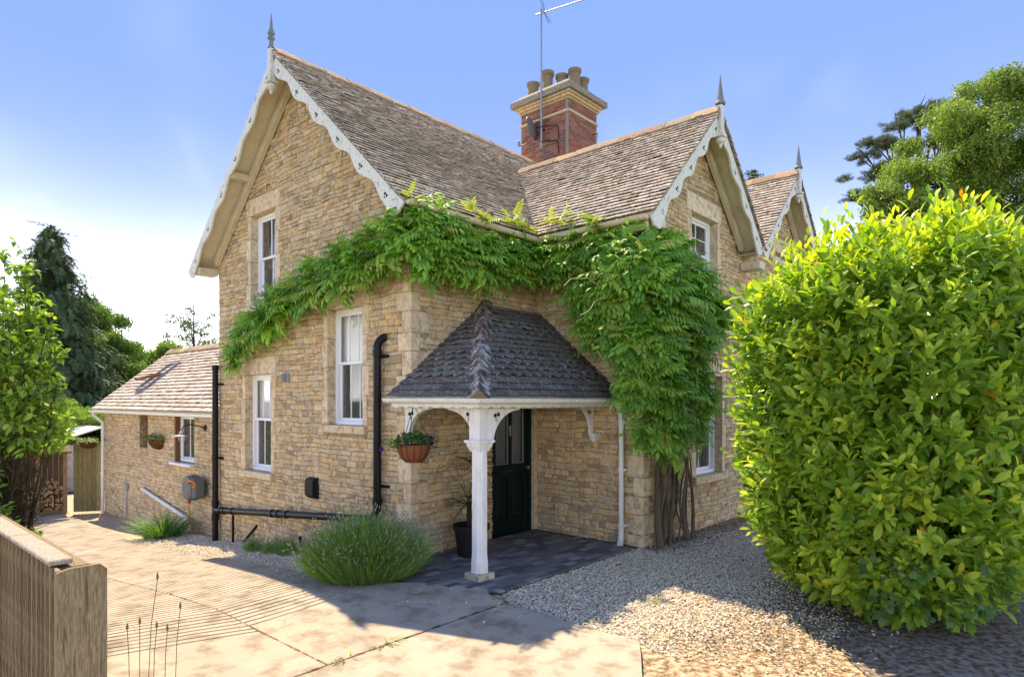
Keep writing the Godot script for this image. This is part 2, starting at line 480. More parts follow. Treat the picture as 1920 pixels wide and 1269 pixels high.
# the wall behind the stones: cells between openings, as thick as the wall
func wall_core(mb: MB, O: Vector3, U: Vector3, N: Vector3, thick: float, cuts: Array, v0: float, top: Callable, holes: Array, col: Color = Color.WHITE) -> void:
	var us := cuts.duplicate()
	for r in holes:
		us.append(r.position.x); us.append(r.end.x)
	us.sort()
	var back := -N * thick
	for i in us.size() - 1:
		var a: float = us[i]; var b: float = us[i + 1]
		if b - a < 0.001: continue
		var m := (a + b) / 2.0
		var here := []
		for r in holes:
			if r.position.x < m and r.end.x > m: here.append(r)
		here.sort_custom(func(p, q): return p.position.y < q.position.y)
		var y := v0
		for k in here.size() + 1:
			var la := y; var lb := y
			var ta: float; var tb: float
			if k < here.size():
				ta = here[k].position.y; tb = ta
				y = here[k].end.y
			else:
				ta = top.call(a); tb = top.call(b)
			var A := O + U * a; var B := O + U * b
			var up := Vector3(0, 1, 0)
			# U x up points out of the wall or into it; order the ring so that faces look outward
			var ring := [A + up * la, B + up * lb, B + up * lb + back, A + up * la + back, A + up * ta, B + up * tb, B + up * tb + back, A + up * ta + back]
			if U.cross(up).dot(N) < 0.0:
				ring = [ring[1], ring[0], ring[3], ring[2], ring[5], ring[4], ring[7], ring[6]]
			mb.hexa(ring, col)

func tiles_out(list: Array, most: int, parent: Node, m: Material, called: String, rest: String) -> void:
	list.sort_custom(func(p, q): return p.score > q.score)
	var mb := MB.new()
	for i in list.size():
		if i < most:
			var one := MB.new()
			tile_shape(one, list[i])
			part(called, one, m, parent)
		else:
			tile_shape(mb, list[i])
	if mb.v.size(): part(rest, mb, m, parent, "stuff")

# a tile lies on the slope: o lower corner, E along the eave, D up the slope, N out
func tile_shape(mb: MB, t: Dictionary) -> void:
	var o: Vector3 = t.o; var E: Vector3 = t.E; var D: Vector3 = t.D; var N: Vector3 = t.N
	var w: float = t.w; var l: float = t.l; var th: float = t.th; var lift: float = t.lift; var col: Color = t.col
	var sk: float = t.get("skew", 0.0); var lf: float = t.get("roll", 0.0)
	var cut: float = t.get("cut", 0.0)
	var a := o + N * (lift - lf) + D * sk; var b := o + E * w + N * (lift + lf) - D * sk
	var a2 := a + N * th; var b2 := b + N * th
	var d := o + D * l + N * 0.002; var c := o + E * w + D * l + N * 0.002
	var d2 := d + N * th; var c2 := c + N * th
	if cut > 0.0:
		var lo := o + E * w * 0.5 + N * lift
		var lo2 := lo + N * th
		var p := a + D * cut; var q := b + D * cut
		var p2 := p + N * th; var q2 := q + N * th
		mb.tri(lo2, q2, p2, col)
		mb.quad(p2, q2, c2, d2, col)
		mb.quad(p, lo, lo2, p2, col); mb.quad(lo, q, q2, lo2, col)
		mb.quad(d, p, p2, d2, col); mb.quad(q, c, c2, q2, col)
		return
	mb.quad(a2, b2, c2, d2, col)
	mb.quad(a, b, b2, a2, col)
	mb.quad(d, a, a2, d2, col)
	mb.quad(b, c, c2, b2, col)

# courses up a slope; limits(s) gives [from, to] along E at the distance s up the slope
func lay_tiles(out: Array, O: Vector3, E: Vector3, D: Vector3, gauge: float, width: float, slope: float, limits: Callable, palette: Array, th: float, fish = null) -> void:
	var N := E.cross(D).normalized()
	var k := 0
	var s := 0.0
	while s < slope - 0.02:
		var lim: Array = limits.call(s + gauge * 0.5)
		var e: float = lim[0] - (width * 0.5 if k % 2 else 0.0) + rnd(-0.01, 0.01)
		while e < lim[1]:
			var w := width * rnd(0.97, 1.02)
			var a := maxf(e, lim[0]); var b := minf(e + w - 0.004, lim[1])
			if b - a > 0.03:
				var o := O + E * a + D * (s + rnd(-0.005, 0.005))
				var z := depth_of(o)
				var t := {"o": o, "E": E, "D": D, "N": N, "w": b - a, "l": minf(gauge * 1.55, slope - s + 0.02), "th": th * rnd(0.85, 1.2), "lift": th * 2.6 + rnd(0.0, 0.004), "col": vary(palette[rng.randi() % palette.size()], 0.14), "skew": rnd(-0.003, 0.003), "roll": rnd(-0.002, 0.002), "score": (b - a) * maxf(0.05, N.dot((EYE - o).normalized())) / (z * z)}
				if fish != null and fish.call(k): t["cut"] = gauge * 0.45
				if rng.randf() < 0.015: t.lift += 0.012
				out.append(t)
			e += w
		s += gauge
		k += 1

const CLAY := [Color(0.74, 0.69, 0.625), Color(0.69, 0.64, 0.58), Color(0.8, 0.75, 0.685), Color(0.62, 0.58, 0.53), Color(0.71, 0.64, 0.56), Color(0.55, 0.515, 0.475)]
const SLATE := [Color(0.95, 0.86, 0.77), Color(0.78, 0.7, 0.63), Color(1.0, 0.93, 0.84), Color(0.86, 0.75, 0.66)]

# ---------------------------------------------------------------- windows
# an opening's frame in wall axes: O at the lower near corner of the opening on the wall face, U across, N out
func sash_window(parent: Node, O: Vector3, U: Vector3, N: Vector3, w: float, h: float, deep: float, opt: Dictionary = {}) -> Node3D:
	var win := Node3D.new()
	win.name = "window"
	parent.add_child(win, true)
	win.position = O - N * deep - world_of(parent)
	var V := Vector3(0, 1, 0)
	var P := O - N * deep
	var bar := func(mb: MB, a: float, b: float, c: float, d: float, z0: float, z1: float) -> void:
		var B := Basis(U, V, N)
		if B.determinant() < 0.0: B = Basis(-U, V, N)
		mb.cbox(Transform3D(B, P + U * (a + b) / 2.0 + V * (c + d) / 2.0 + N * (z0 + z1) / 2.0), Vector3(b - a, d - c, z1 - z0), 0.004)
	var fr := MB.new()
	var t := 0.055
	bar.call(fr, 0.0, t, 0.0, h, -0.05, 0.03); bar.call(fr, w - t, w, 0.0, h, -0.05, 0.03)
	bar.call(fr, t, w - t, h - t, h, -0.05, 0.03); bar.call(fr, t, w - t, 0.0, t, -0.05, 0.04)
	part("frame", fr, M.pvc, win)
	var half: float = h * opt.get("mid", 0.52)
	for k in 2:
		var lo: float = t if k == 0 else half
		var hi: float = half + 0.05 if k == 0 else h - t
		var z := -0.05 if k == 0 else -0.02
		var s := 0.045
		var sa := MB.new()
		bar.call(sa, t, t + s, lo, hi, z, z + 0.028); bar.call(sa, w - t - s, w - t, lo, hi, z, z + 0.028)
		bar.call(sa, t + s, w - t - s, lo, lo + s, z, z + 0.028); bar.call(sa, t + s, w - t - s, hi - s, hi, z, z + 0.028)
		var n_bars: int = opt.get("bars", 1)
		for i in n_bars:
			var x: float = t + s + (w - 2 * t - 2 * s) * (i + 1) / (n_bars + 1)
			bar.call(sa, x - 0.009, x + 0.009, lo + s, hi - s, z + 0.006, z + 0.024)
		for i in int(opt.get("rows", 0)):
			var yy: float = lo + s + (hi - lo - 2 * s) * (i + 1) / (int(opt.get("rows", 0)) + 1)
			bar.call(sa, t + s, w - t - s, yy - 0.009, yy + 0.009, z + 0.007, z + 0.023)
		var sash := part("sash", sa, M.pvc, win)
		var gl := MB.new()
		var g := P + N * (z + 0.014)
		var q := [g + U * (t + s) + V * (lo + s), g + U * (w - t - s) + V * (lo + s), g + U * (w - t - s) + V * (hi - s), g + U * (t + s) + V * (hi - s)]
		if U.cross(V).dot(N) < 0.0: q.reverse()
		gl.quad(q[0], q[1], q[2], q[3])
		part("pane", gl, M.glass, win)
	for cu in opt.get("curtains", []):
		var mb := MB.new()
		var x0: float = cu[0] * w; var x1: float = cu[1] * w; var y0: float = cu[2] * h; var y1: float = cu[3] * h
		var steps := 14
		for i in steps:
			var a := lerpf(x0, x1, float(i) / steps); var b := lerpf(x0, x1, float(i + 1) / steps)
			var da := 0.02 * sin(i * 1.7); var db := 0.02 * sin((i + 1) * 1.7)
			if cu[4] == "blind": da = 0.0; db = 0.0
			mb.quad(P + U * a + V * y0 - N * (0.075 + da), P + U * b + V * y0 - N * (0.075 + db), P + U * b + V * y1 - N * (0.075 + db), P + U * a + V * y1 - N * (0.075 + da))
		part(cu[4], mb, M.curtain, win)
	return win

# dressed blocks: list of [u0, u1, v0, v1, proud]
func dress(parent: Node, called: String, O: Vector3, U: Vector3, N: Vector3, rects: Array, deep: float) -> void:
	for r in rects:
		var B := Basis(U, Vector3(0, 1, 0), N)
		if B.determinant() < 0.0: B = Basis(-U, Vector3(0, 1, 0), N)
		var mb := MB.new()
		var pr: float = r[4]
		var dd: float = r[5] if r.size() > 5 else deep
		mb.cbox(Transform3D(B, O + U * (r[0] + r[1]) / 2.0 + Vector3(0, (r[2] + r[3]) / 2.0, 0) + N * (pr - dd) / 2.0), Vector3(absf(r[1] - r[0]) - 0.006, r[3] - r[2] - 0.006, pr + dd), 0.006, vary(CREAM[rng.randi() % 3], 0.06))
		part(called, mb, M.dressed, parent)

# ---------------------------------------------------------------- the house
const MAIN_RIDGE := 7.55
const MAIN_MID := -2.875
const MAIN_K := 0.9204
const WING_RIDGE := 6.65
const WING_MID := 4.31
const WING2_MID := 8.04
const WING_K := 0.976
const EAVE := 4.6

func slab(mb: MB, a: Vector3, b: Vector3, c: Vector3, d: Vector3, thick: float, col: Color = Color.WHITE) -> void:
	var n := (b - a).cross(c - a).normalized() * thick
	mb.hexa([a - n, b - n, c - n, d - n, a, b, c, d], col)

func gutter(mb: MB, a: Vector3, b: Vector3, r: float) -> void:
	var d := (b - a).normalized()
	var s := d.cross(Vector3(0, 1, 0)).normalized()
	var steps := 8
	for i in steps:
		var p := PI + PI * i / steps; var q := PI + PI * (i + 1) / steps
		var m := s * cos(p) + Vector3(0, sin(p), 0); var k := s * cos(q) + Vector3(0, sin(q), 0)
		mb.quads(a + m * r, b + m * r, b + k * r, a + k * r, m, m, k, k)
		var ri := r - 0.006
		mb.quads(a + k * ri, b + k * ri, b + m * ri, a + m * ri, -k, -k, -m, -m)
		mb.quad(a + m * r, a + k * r, a + k * ri, a + m * ri)
		mb.tri(a, a + k * r, a + m * r)
		mb.tri(b, b + m * r, b + k * r)
	for e in [-1.0, 1.0]:
		mb.box(Transform3D(Basis(d, Vector3(0, 1, 0), d.cross(Vector3(0, 1, 0))), (a + b) / 2.0 + s * e * (r - 0.002)), Vector3(a.distance_to(b), 0.012, 0.012))

func circle(c: Vector2, r: float, k: int = 10) -> PackedVector2Array:
	var p := PackedVector2Array()
	for i in k: p.append(c + Vector2(cos(TAU * i / k), sin(TAU * i / k)) * r)
	return p

# a wavy board with trefoil holes; s runs down the rake from the apex
func bargeboard(mb: MB, apex: Vector3, H: Vector3, rise: float, length: float, period: float, thick: float) -> void:
	# H: horizontal unit vector from the apex to the foot; rise: fall per metre of H
	var r := Vector2(1, -rise).normalized()
	var q := Vector2(r.y, -r.x)
	if q.y > 0.0: q = -q
	var lobes := int(round(length / period))
	var p := length / lobes
	var low := func(s: float) -> float:
		var d := 0.13 + 0.085 * pow(0.5 - 0.5 * cos(TAU * s / p), 0.8)
		var left := length - s
		if left < p * 0.5: d = lerpf(d, 0.27, clampf((p * 0.5 - left) / (p * 0.35), 0.0, 1.0))
		if left < 0.12: d -= 0.12 * pow(1.0 - left / 0.12, 2.0)
		return d
	for i in lobes * 2:
		var s0 := i * p * 0.5; var s1 := (i + 1) * p * 0.5
		var poly := PackedVector2Array([Vector2(s0, 0), Vector2(s1, 0)])
		for k in 9:
			var s := lerpf(s1, s0, k / 8.0)
			poly.append(Vector2(s, low.call(s)))
		var pieces: Array = [poly]
		var ctr := Vector2((floorf(i / 2.0) + 0.5) * p, 0.115)
		for hole in [circle(ctr + Vector2(-0.024, 0.0), 0.021), circle(ctr + Vector2(0.024, 0.0), 0.021), circle(ctr + Vector2(0.0, 0.04), 0.021)]:
			var next := []
			for one in pieces:
				for got in Geometry2D.clip_polygons(one, hole):
					if not Geometry2D.is_polygon_clockwise(got) or true: next.append(got)
			pieces = next
		for one in pieces:
			var flat := PackedVector2Array()
			for pt in one:
				flat.append(Vector2(r.x * pt.x + q.x * pt.y, r.y * pt.x + q.y * pt.y))
			if flat.size() >= 3: mb.prism(flat, apex, H, Vector3(0, 1, 0), thick)

func ridge_run(parent: Node, a: Vector3, b: Vector3, across: Vector3, fall: float, size: float) -> void:
	var d := (b - a).normalized()
	var n := int(round(a.distance_to(b) / 0.45))
	var step := a.distance_to(b) / n
	for i in n:
		var p := a + d * (step * i + 0.004); var e := a + d * (step * (i + 1) - 0.004)
		p.y += rnd(-0.014, 0.014); e.y += rnd(-0.014, 0.014)
		var mb := MB.new()
		var col := vary([Color(0.6, 0.49, 0.38), Color(0.54, 0.46, 0.385), Color(0.66, 0.53, 0.4), Color(0.5, 0.44, 0.38)][rng.randi() % 4], 0.15)
		var ring := []
		for k in 7:
			var t := lerpf(-1.0, 1.0, k / 6.0)
			ring.append(across * t * size + Vector3(0, 0.075 - fall * absf(t) * size * 0.85 - 0.02 * (1.0 - absf(t)) * 0.0, 0) - Vector3(0, 0.03 * (1.0 - t * t) * -1.0, 0))
		for k in 6:
			var u: Vector3 = ring[k]; var w: Vector3 = ring[k + 1]
			mb.quad(p + u, p + w, e + w, e + u, col)
			mb.quad(p + u - Vector3(0, 0.018, 0), e + u - Vector3(0, 0.018, 0), e + w - Vector3(0, 0.018, 0), p + w - Vector3(0, 0.018, 0), col)
			mb.quad(p + u - Vector3(0, 0.018, 0), p + w - Vector3(0, 0.018, 0), p + w, p + u, col)
		for u in [ring[0], ring[6]]:
			mb.quad(p + u, e + u, e + u - Vector3(0, 0.018, 0), p + u - Vector3(0, 0.018, 0), col)
		part("ridge_tile", mb, M.ridge, parent)
	var bed := MB.new()   # the mortar bedding under the ridge tiles
	var z0 := across * size * 0.93
	for sgn in [-1.0, 1.0]:
		var steps := int(a.distance_to(b) / 0.12)
		for i in steps:
			var p: Vector3 = a + d * (a.distance_to(b) * (i + 0.5) / steps) + z0 * sgn
			p.y += 0.045 - fall * size * 0.85
			bed.box(Transform3D(Basis(d, Vector3(0, 1, 0), d.cross(Vector3(0, 1, 0))), p + Vector3(0, rnd(-0.015, 0.01), 0)), Vector3(0.12, rnd(0.04, 0.075), rnd(0.03, 0.06)), vary(Color(0.5, 0.4, 0.3), 0.2))
	part("mortar_bed", bed, M.ridge, parent)

func finial(parent: Node, p: Vector3, foot: float, neck: float, tip: float, leadwork: bool) -> void:
	var f := Node3D.new()
	f.name = "finial"
	parent.add_child(f, true)
	f.position = p - world_of(parent)
	var mb := MB.new()
	mb.cbox(Transform3D(Basis(), Vector3(p.x, (foot + neck) / 2.0, p.z)), Vector3(0.1, neck - foot, 0.1), 0.014)
	var t := Transform3D(Basis(), Vector3(p.x, foot, p.z))
	mb.lathe(t, [Vector2(0.0, -0.17), Vector2(0.022, -0.15), Vector2(0.03, -0.1), Vector2(0.075, -0.07), Vector2(0.08, -0.02), Vector2(0.05, 0.0)], 10)
	mb.cbox(Transform3D(Basis(), Vector3(p.x, foot + 0.03, p.z)), Vector3(0.16, 0.05, 0.16), 0.01)
	part("post", mb, M.oldwhite, f)
	var sp := MB.new()
	var u := Transform3D(Basis(), Vector3(p.x, neck, p.z))
	var h := tip - neck
	if leadwork:
		sp.lathe(u, [Vector2(0.075, 0.0), Vector2(0.085, 0.03), Vector2(0.06, 0.06), Vector2(0.04, h * 0.4), Vector2(0.018, h * 0.75), Vector2(0.0, h)], 8, Color(1, 1, 1), true)
	else:
		sp.lathe(u, [Vector2(0.055, 0.0), Vector2(0.035, 0.06), Vector2(0.03, 0.13), Vector2(0.06, 0.15), Vector2(0.06, 0.17), Vector2(0.025, 0.19), Vector2(0.06, 0.23), Vector2(0.03, 0.3), Vector2(0.012, h * 0.85), Vector2(0.0, h)], 8, Color(1.6, 1.6, 1.6), true)
	part("spire", sp, M.lead, f)

func build_house() -> void:
	var house := thing("cottage", "honey-coloured stone cottage with steep tiled gables and white scalloped bargeboards", "house", Vector3(0, 0, 0))
	var stones := []
	var roofA := func(u: float) -> float: return 7.43 - MAIN_K * absf(u - 2.875)
	var floorA := func(u: float) -> float: return ground_y(0, u - 5.75) - 0.1
	var roofW := func(u: float) -> float:
		var x := u + 2.61
		return maxf(6.53 - WING_K * absf(x - WING_MID), 6.53 - WING_K * absf(x - WING2_MID))
	var flat0 := func(_u: float) -> float: return -0.12
	var topB := func(_u: float) -> float: return 4.78
	var topC := func(_u: float) -> float: return 4.86
	var xm := Vector3(-1, 0, 0); var zp := Vector3(0, 0, 1); var xp := Vector3(1, 0, 0)
	# openings: u, v, width, height
	var w1 := Rect2(1.29, 3.75, 0.88, 1.62); var w2 := Rect2(1.08, 0.85, 0.94, 1.7); var w3 := Rect2(3.77, 1.73, 0.9, 1.74)
	var w4 := Rect2(1.51, 3.85, 0.96, 1.27); var w5 := Rect2(1.66, 0.86, 1.0, 1.64)
	var w6 := Rect2(1.51 + 3.73, 3.85, 0.96, 1.27); var w7 := Rect2(1.66 + 3.73, 0.86, 1.0, 1.64)
	var door := Rect2(1.56, 0.0, 0.98, 2.12)
	var walls := []
	var OA := Vector3(0, 0, -5.75); var OB := Vector3.ZERO; var OC := Vector3(2.61, 0, 0); var OW := Vector3(2.61, 0, 1.95)
	var grow := func(r: Rect2) -> Rect2: return r.grow(0.025)
	for spec in [[OA, zp, xm, [0.0, 2.875, 5.75], roofA, [w1, w2, w3]], [OB, xp, zp, [0.35, 2.96], topB, [door]], [OC, zp, xm, [0.0, 1.95], topC, []], [OW, xp, zp, [0.35, 1.7, 3.565, 5.43, 7.3], roofW, [w4, w5, w6, w7]]]:
		var mb := MB.new()
		wall_core(mb, spec[0], spec[1], spec[2], 0.35, spec[3], -1.0, spec[4], spec[5].map(grow))
		walls.append(part("wall", mb, M.mortar, house))
	# the walls that are turned away
	var plain := MB.new()
	plain.span(Vector3(0.35, -1.2, -5.75), Vector3(9.91, 4.7, -5.4))
	plain.span(Vector3(9.56, -1.2, -5.4), Vector3(9.91, 4.7, 1.6))
	part("wall", plain, M.mortar, house)
	var gable := MB.new()
	gable.prism(PackedVector2Array([Vector2(-5.75, 4.7), Vector2(0, 4.7), Vector2(-2.875, 7.35)]), Vector3(7.5, 0, 0), Vector3(0, 0, 1), Vector3(0, 1, 0), 0.2)
	part("wall", gable, M.mortar, house)
	var inside := MB.new()
	inside.span(Vector3(0.36, -0.2, -5.39), Vector3(9.5, -0.1, 1.5)); inside.span(Vector3(0.36, 2.75, -5.39), Vector3(9.5, 2.85, -0.36)); inside.span(Vector3(2.97, 2.75, -0.36), Vector3(9.5, 2.85, 1.5))
	inside.span(Vector3(2.6, -0.1, -5.38), Vector3(2.7, 4.6, -0.36)); inside.span(Vector3(2.75, -0.1, -0.5), Vector3(9.5, 4.6, -0.4))
	inside.span(Vector3(0.36, -0.1, -3.1), Vector3(2.6, 4.6, -3.0))
	part("floor", inside, M.room, house)

	# quoins at the corners
	var Q := []
	var blocksA := []; var blocksB := []; var blocksC := []; var blocksW := []
	var y := -0.15; var k := 0
	while y < 4.55:
		var h := rnd(0.24, 0.34)
		var a := rnd(0.13, 0.18) if k % 2 else rnd(0.24, 0.32)
		var b := rnd(0.24, 0.32) if k % 2 else rnd(0.13, 0.18)
		for corner in [0, 1]:
			var mb := MB.new()
			var cx := 0.0 if corner == 0 else 2.61
			var cz := 0.0 if corner == 0 else 1.95
			var lo := Vector3(cx - 0.014, y + 0.004, cz - a); var hi := Vector3(cx + b, y + h - 0.004, cz + 0.014)
			mb.cbox(Transform3D(Basis(), (lo + hi) / 2.0), hi - lo, 0.009, vary(CREAM[rng.randi() % 3], 0.07))
			part("quoin", mb, M.dressed, walls[0] if corner == 0 else walls[3])
		blocksA.append(Rect2(5.75 - a, y, a, h)); blocksB.append(Rect2(0, y, b, h))
		blocksC.append(Rect2(1.95 - a, y, a, h)); blocksW.append(Rect2(0, y, b, h))
		y += h; k += 1
	# window surrounds
	for spec in [[walls[0], OA, zp, xm, [w1, w2, w3], blocksA], [walls[3], OW, xp, zp, [w4, w5, w6, w7], blocksW]]:
		for r in spec[4]:
			var rects := []
			rects.append([r.position.x - 0.17, r.end.x + 0.17, r.end.y, r.end.y + 0.3, 0.012])
			var yy: float = r.position.y
			var n := int(round(r.size.y / 0.42)); var i := 0
			while i < n:
				var h: float = r.size.y / n
				for side in 2:
					var wd := 0.11 if (i + side) % 2 else 0.16
					if side == 0: rects.append([r.position.x - wd, r.position.x, yy, yy + h, 0.01])
					else: rects.append([r.end.x, r.end.x + wd, yy, yy + h, 0.01])
				yy += h; i += 1
			for q in rects: spec[5].append(Rect2(q[0], q[2], q[1] - q[0], q[3] - q[2]))
			dress(spec[0], "dressed_stone", spec[1], spec[2], spec[3], rects, 0.22)
			dress(spec[0], "window_sill", spec[1], spec[2], spec[3], [[r.position.x - 0.12, r.end.x + 0.12, r.position.y - 0.12, r.position.y, 0.07]], 0.22)
			spec[5].append(Rect2(r.position.x - 0.12, r.position.y - 0.12, r.size.x + 0.24, 0.12))
			spec[5].append(r)
	blocksB.append(door); blocksB.append(Rect2(2.54, 0, 0.07, 2.12)); blocksB.append(Rect2(1.4, 2.12, 1.2, 0.2))
	dress(walls[1], "dressed_stone", OB, xp, zp, [[2.54, 2.606, 0.0, 1.1, 0.015], [2.54, 2.606, 1.1, 2.12, 0.015], [1.4, 2.6, 2.12, 2.32, 0.012]], 0.2)
	lay_stones(stones, 0, OA, zp, xm, 0.0, 5.75, -0.8, 7.3, roofA, floorA, blocksA)
	lay_stones(stones, 1, OB, xp, zp, 0.0, 2.61, -0.12, 4.75, topB, flat0, blocksB)
	lay_stones(stones, 2, OC, zp, xm, 0.0, 1.95, -0.12, 4.8, topC, flat0, blocksC)
	lay_stones(stones, 3, OW, xp, zp, 0.0, 7.3, -0.12, 6.5, roofW, flat0, blocksW)
	put_stones(stones, walls, 300)
	# hook and small fittings of the gable wall
	# windows
	sash_window(house, OA + zp * w1.position.x + Vector3(0, w1.position.y, 0), zp, xm, w1.size.x, w1.size.y, 0.16, {"curtains": [[0.45, 0.98, 0.3, 0.97, "curtain"]]})
	sash_window(house, OA + zp * w2.position.x + Vector3(0, w2.position.y, 0), zp, xm, w2.size.x, w2.size.y, 0.16, {"bars": 2, "curtains": [[0.05, 0.95, 0.55, 0.97, "blind"]]})
	sash_window(house, OA + zp * w3.position.x + Vector3(0, w3.position.y, 0), zp, xm, w3.size.x, w3.size.y, 0.16, {"bars": 2, "curtains": [[0.03, 0.97, 0.52, 0.97, "blind"]]})
	for r in [w4, w5, w6, w7]:
		sash_window(house, OW + xp * r.position.x + Vector3(0, r.position.y, 0), xp, zp, r.size.x, r.size.y, 0.16, {"bars": 1, "rows": 1, "curtains": [[0.03, 0.3, 0.03, 0.97, "curtain"]]})
	build_door(house, door)

	# roofs
	var deck := MB.new()
	slab(deck, Vector3(-0.4, EAVE, 0.33), Vector3(7.55, EAVE, 0.33), Vector3(7.55, MAIN_RIDGE, MAIN_MID), Vector3(-0.4, MAIN_RIDGE, MAIN_MID), 0.06)
	slab(deck, Vector3(7.55, EAVE, -6.08), Vector3(-0.4, EAVE, -6.08), Vector3(-0.4, MAIN_RIDGE, MAIN_MID), Vector3(7.55, MAIN_RIDGE, MAIN_MID), 0.06)
	var main := part("roof", deck, M.cream, house)
	var tiles := []
	var D := Vector3(0, MAIN_RIDGE - EAVE, MAIN_MID - 0.33).normalized()
	var valley := func(s: float) -> Array:
		var yy := EAVE + D.y * s
		return [-0.46, WING_MID - (WING_RIDGE - yy) / WING_K + 0.05 if yy < WING_RIDGE else 6.3]
	lay_tiles(tiles, Vector3(0, EAVE, 0.33), xp, D, 0.1, 0.165, 4.34, valley, CLAY, 0.017)
	tiles_out(tiles, 190, main, M.tile, "tile", "tiling")
	ridge_run(main, Vector3(-0.42, MAIN_RIDGE, MAIN_MID), Vector3(6.3, MAIN_RIDGE, MAIN_MID), zp, MAIN_K, 0.16)
	var D2 := Vector3(2.1, WING_RIDGE - EAVE, 0).normalized()
	var tiles2 := []
	for g in 2:
		var mid := WING_MID if g == 0 else WING2_MID
		var dk := MB.new()
		var lx := 2.21 if g == 0 else 6.1
		var ly := WING_RIDGE - WING_K * (mid - lx)
		var bz := -2.0 if g == 0 else -5.9
		slab(dk, Vector3(lx, ly, bz), Vector3(lx, ly, 2.3), Vector3(mid, WING_RIDGE, 2.3), Vector3(mid, WING_RIDGE, bz), 0.05)
		var rx := 6.25 if g == 0 else 10.14
		var ry := WING_RIDGE - WING_K * (rx - mid)
		slab(dk, Vector3(rx, ry, 2.3), Vector3(rx, ry, bz), Vector3(mid, WING_RIDGE, bz), Vector3(mid, WING_RIDGE, 2.3), 0.05)
		var wing := part("roof", dk, M.cream, house)
		var list := []
		var back := func(s: float) -> Array:
			var yy := ly + D2.y * s
			return [MAIN_MID + (MAIN_RIDGE - yy) / MAIN_K - 0.05 if g == 0 else -5.9, 2.37]
		lay_tiles(list, Vector3(lx, ly, 0), zp, D2, 0.1, 0.165, (mid - lx) / D2.x - 0.01, back, CLAY, 0.017)
		tiles_out(list, 110 if g == 0 else 0, wing, M.tile, "tile", "tiling")
		var right := []
		var Dr := Vector3(-D2.x, D2.y, 0)
		lay_tiles(right, Vector3(rx, ry, 2.37), Vector3(0, 0, -1), Dr, 0.1, 0.165, (rx - mid) / D2.x - 0.01, func(_s): return [0.0, 4.2], CLAY, 0.017)
		tiles_out(right, 0, wing, M.tile, "tile", "tiling")
		ridge_run(wing, Vector3(mid, WING_RIDGE, 2.36), Vector3(mid, WING_RIDGE, -1.85 if g == 0 else -5.85), xp, WING_K, 0.15)
		# bargeboards and finial of this gable
		for side in [-1.0, 1.0]:
			var bb := MB.new()
			bargeboard(bb, Vector3(mid, WING_RIDGE - 0.02, 2.3 if side > 0 else 2.33), Vector3(side, 0, 0), WING_K, 2.98 if (g == 0 and side < 0) or (g == 1 and side > 0) else 2.62, 0.6, 0.03)
			part("bargeboard", bb, M.oldwhite, house)
			var fl := MB.new()   # boxed soffit along the rake, against the wall
			slab_rake(fl, Vector3(mid, WING_RIDGE - 0.1, 1.98), Vector3(side, -WING_K, 0).normalized(), 2.7 if (g == 0 and side < 0) else 2.4, 0.07, 0.13)
			part("rafter", fl, M.cream, house)
		finial(house, Vector3(mid, 0, 2.345), WING_RIDGE - 0.42, WING_RIDGE + 0.1, WING_RIDGE + 0.6, true)
	for kx in [2.47, 6.17]:
		var kn := MB.new()
		kn.cbox(Transform3D(Basis(), Vector3(kx, 4.52, 2.14)), Vector3(0.26, 0.14, 0.36), 0.012)
		part("kneeler", kn, M.cream, house)
	# main gable
	for side in [-1.0, 1.0]:
		var bb := MB.new()
		bargeboard(bb, Vector3(-0.4 if side > 0 else -0.43, MAIN_RIDGE - 0.02, MAIN_MID), Vector3(0, 0, side), MAIN_K, 4.42, 0.8, 0.03)
		part("bargeboard", bb, M.oldwhite, house)
		var fl := MB.new()
		slab_rake(fl, Vector3(-0.03, MAIN_RIDGE - 0.12, MAIN_MID), Vector3(0, -MAIN_K, side).normalized(), 3.95, 0.07, 0.15)
		part("rafter", fl, M.cream, house)
		var pl := MB.new()
		pl.cbox(Transform3D(Basis(), Vector3(-0.2, 6.0, MAIN_MID + side * 1.52)), Vector3(0.38, 0.12, 0.13), 0.01)
		part("purlin_end", pl, M.cream, house)
		var kn := MB.new()
		kn.cbox(Transform3D(Basis(), Vector3(-0.2, 4.53, MAIN_MID + side * 2.98)), Vector3(0.36, 0.13, 0.24), 0.012)
		part("kneeler", kn, M.cream, house)
	finial(house, Vector3(-0.445, 0, MAIN_MID), MAIN_RIDGE - 0.5, MAIN_RIDGE + 0.05, MAIN_RIDGE + 0.62, false)
	# gutters
	var gm := MB.new()
	gutter(gm, Vector3(-0.38, EAVE - 0.03, 0.4), Vector3(2.2, EAVE - 0.045, 0.4), 0.06)
	part("gutter", gm, M.cream, house)
	var gw := MB.new()
	gutter(gw, Vector3(2.15, EAVE - 0.045, 0.36), Vector3(2.15, EAVE - 0.03, 2.28), 0.06)
	part("gutter", gw, M.cream, house)
	var fa := MB.new()
	fa.span(Vector3(-0.35, EAVE - 0.2, 0.28), Vector3(2.16, EAVE - 0.07, 0.305)); fa.span(Vector3(2.225, EAVE - 0.2, 0.28), Vector3(2.25, EAVE - 0.07, 2.25))
	part("fascia", fa, M.cream, house)
	var hk := MB.new()
	hk.tube([Vector3(0.0, 5.76, -3.73), Vector3(-0.07, 5.77, -3.73), Vector3(-0.08, 5.66, -3.73)], 0.008, 6)
	part("iron_hook", hk, M.iron, house)
	build_chimney(house)

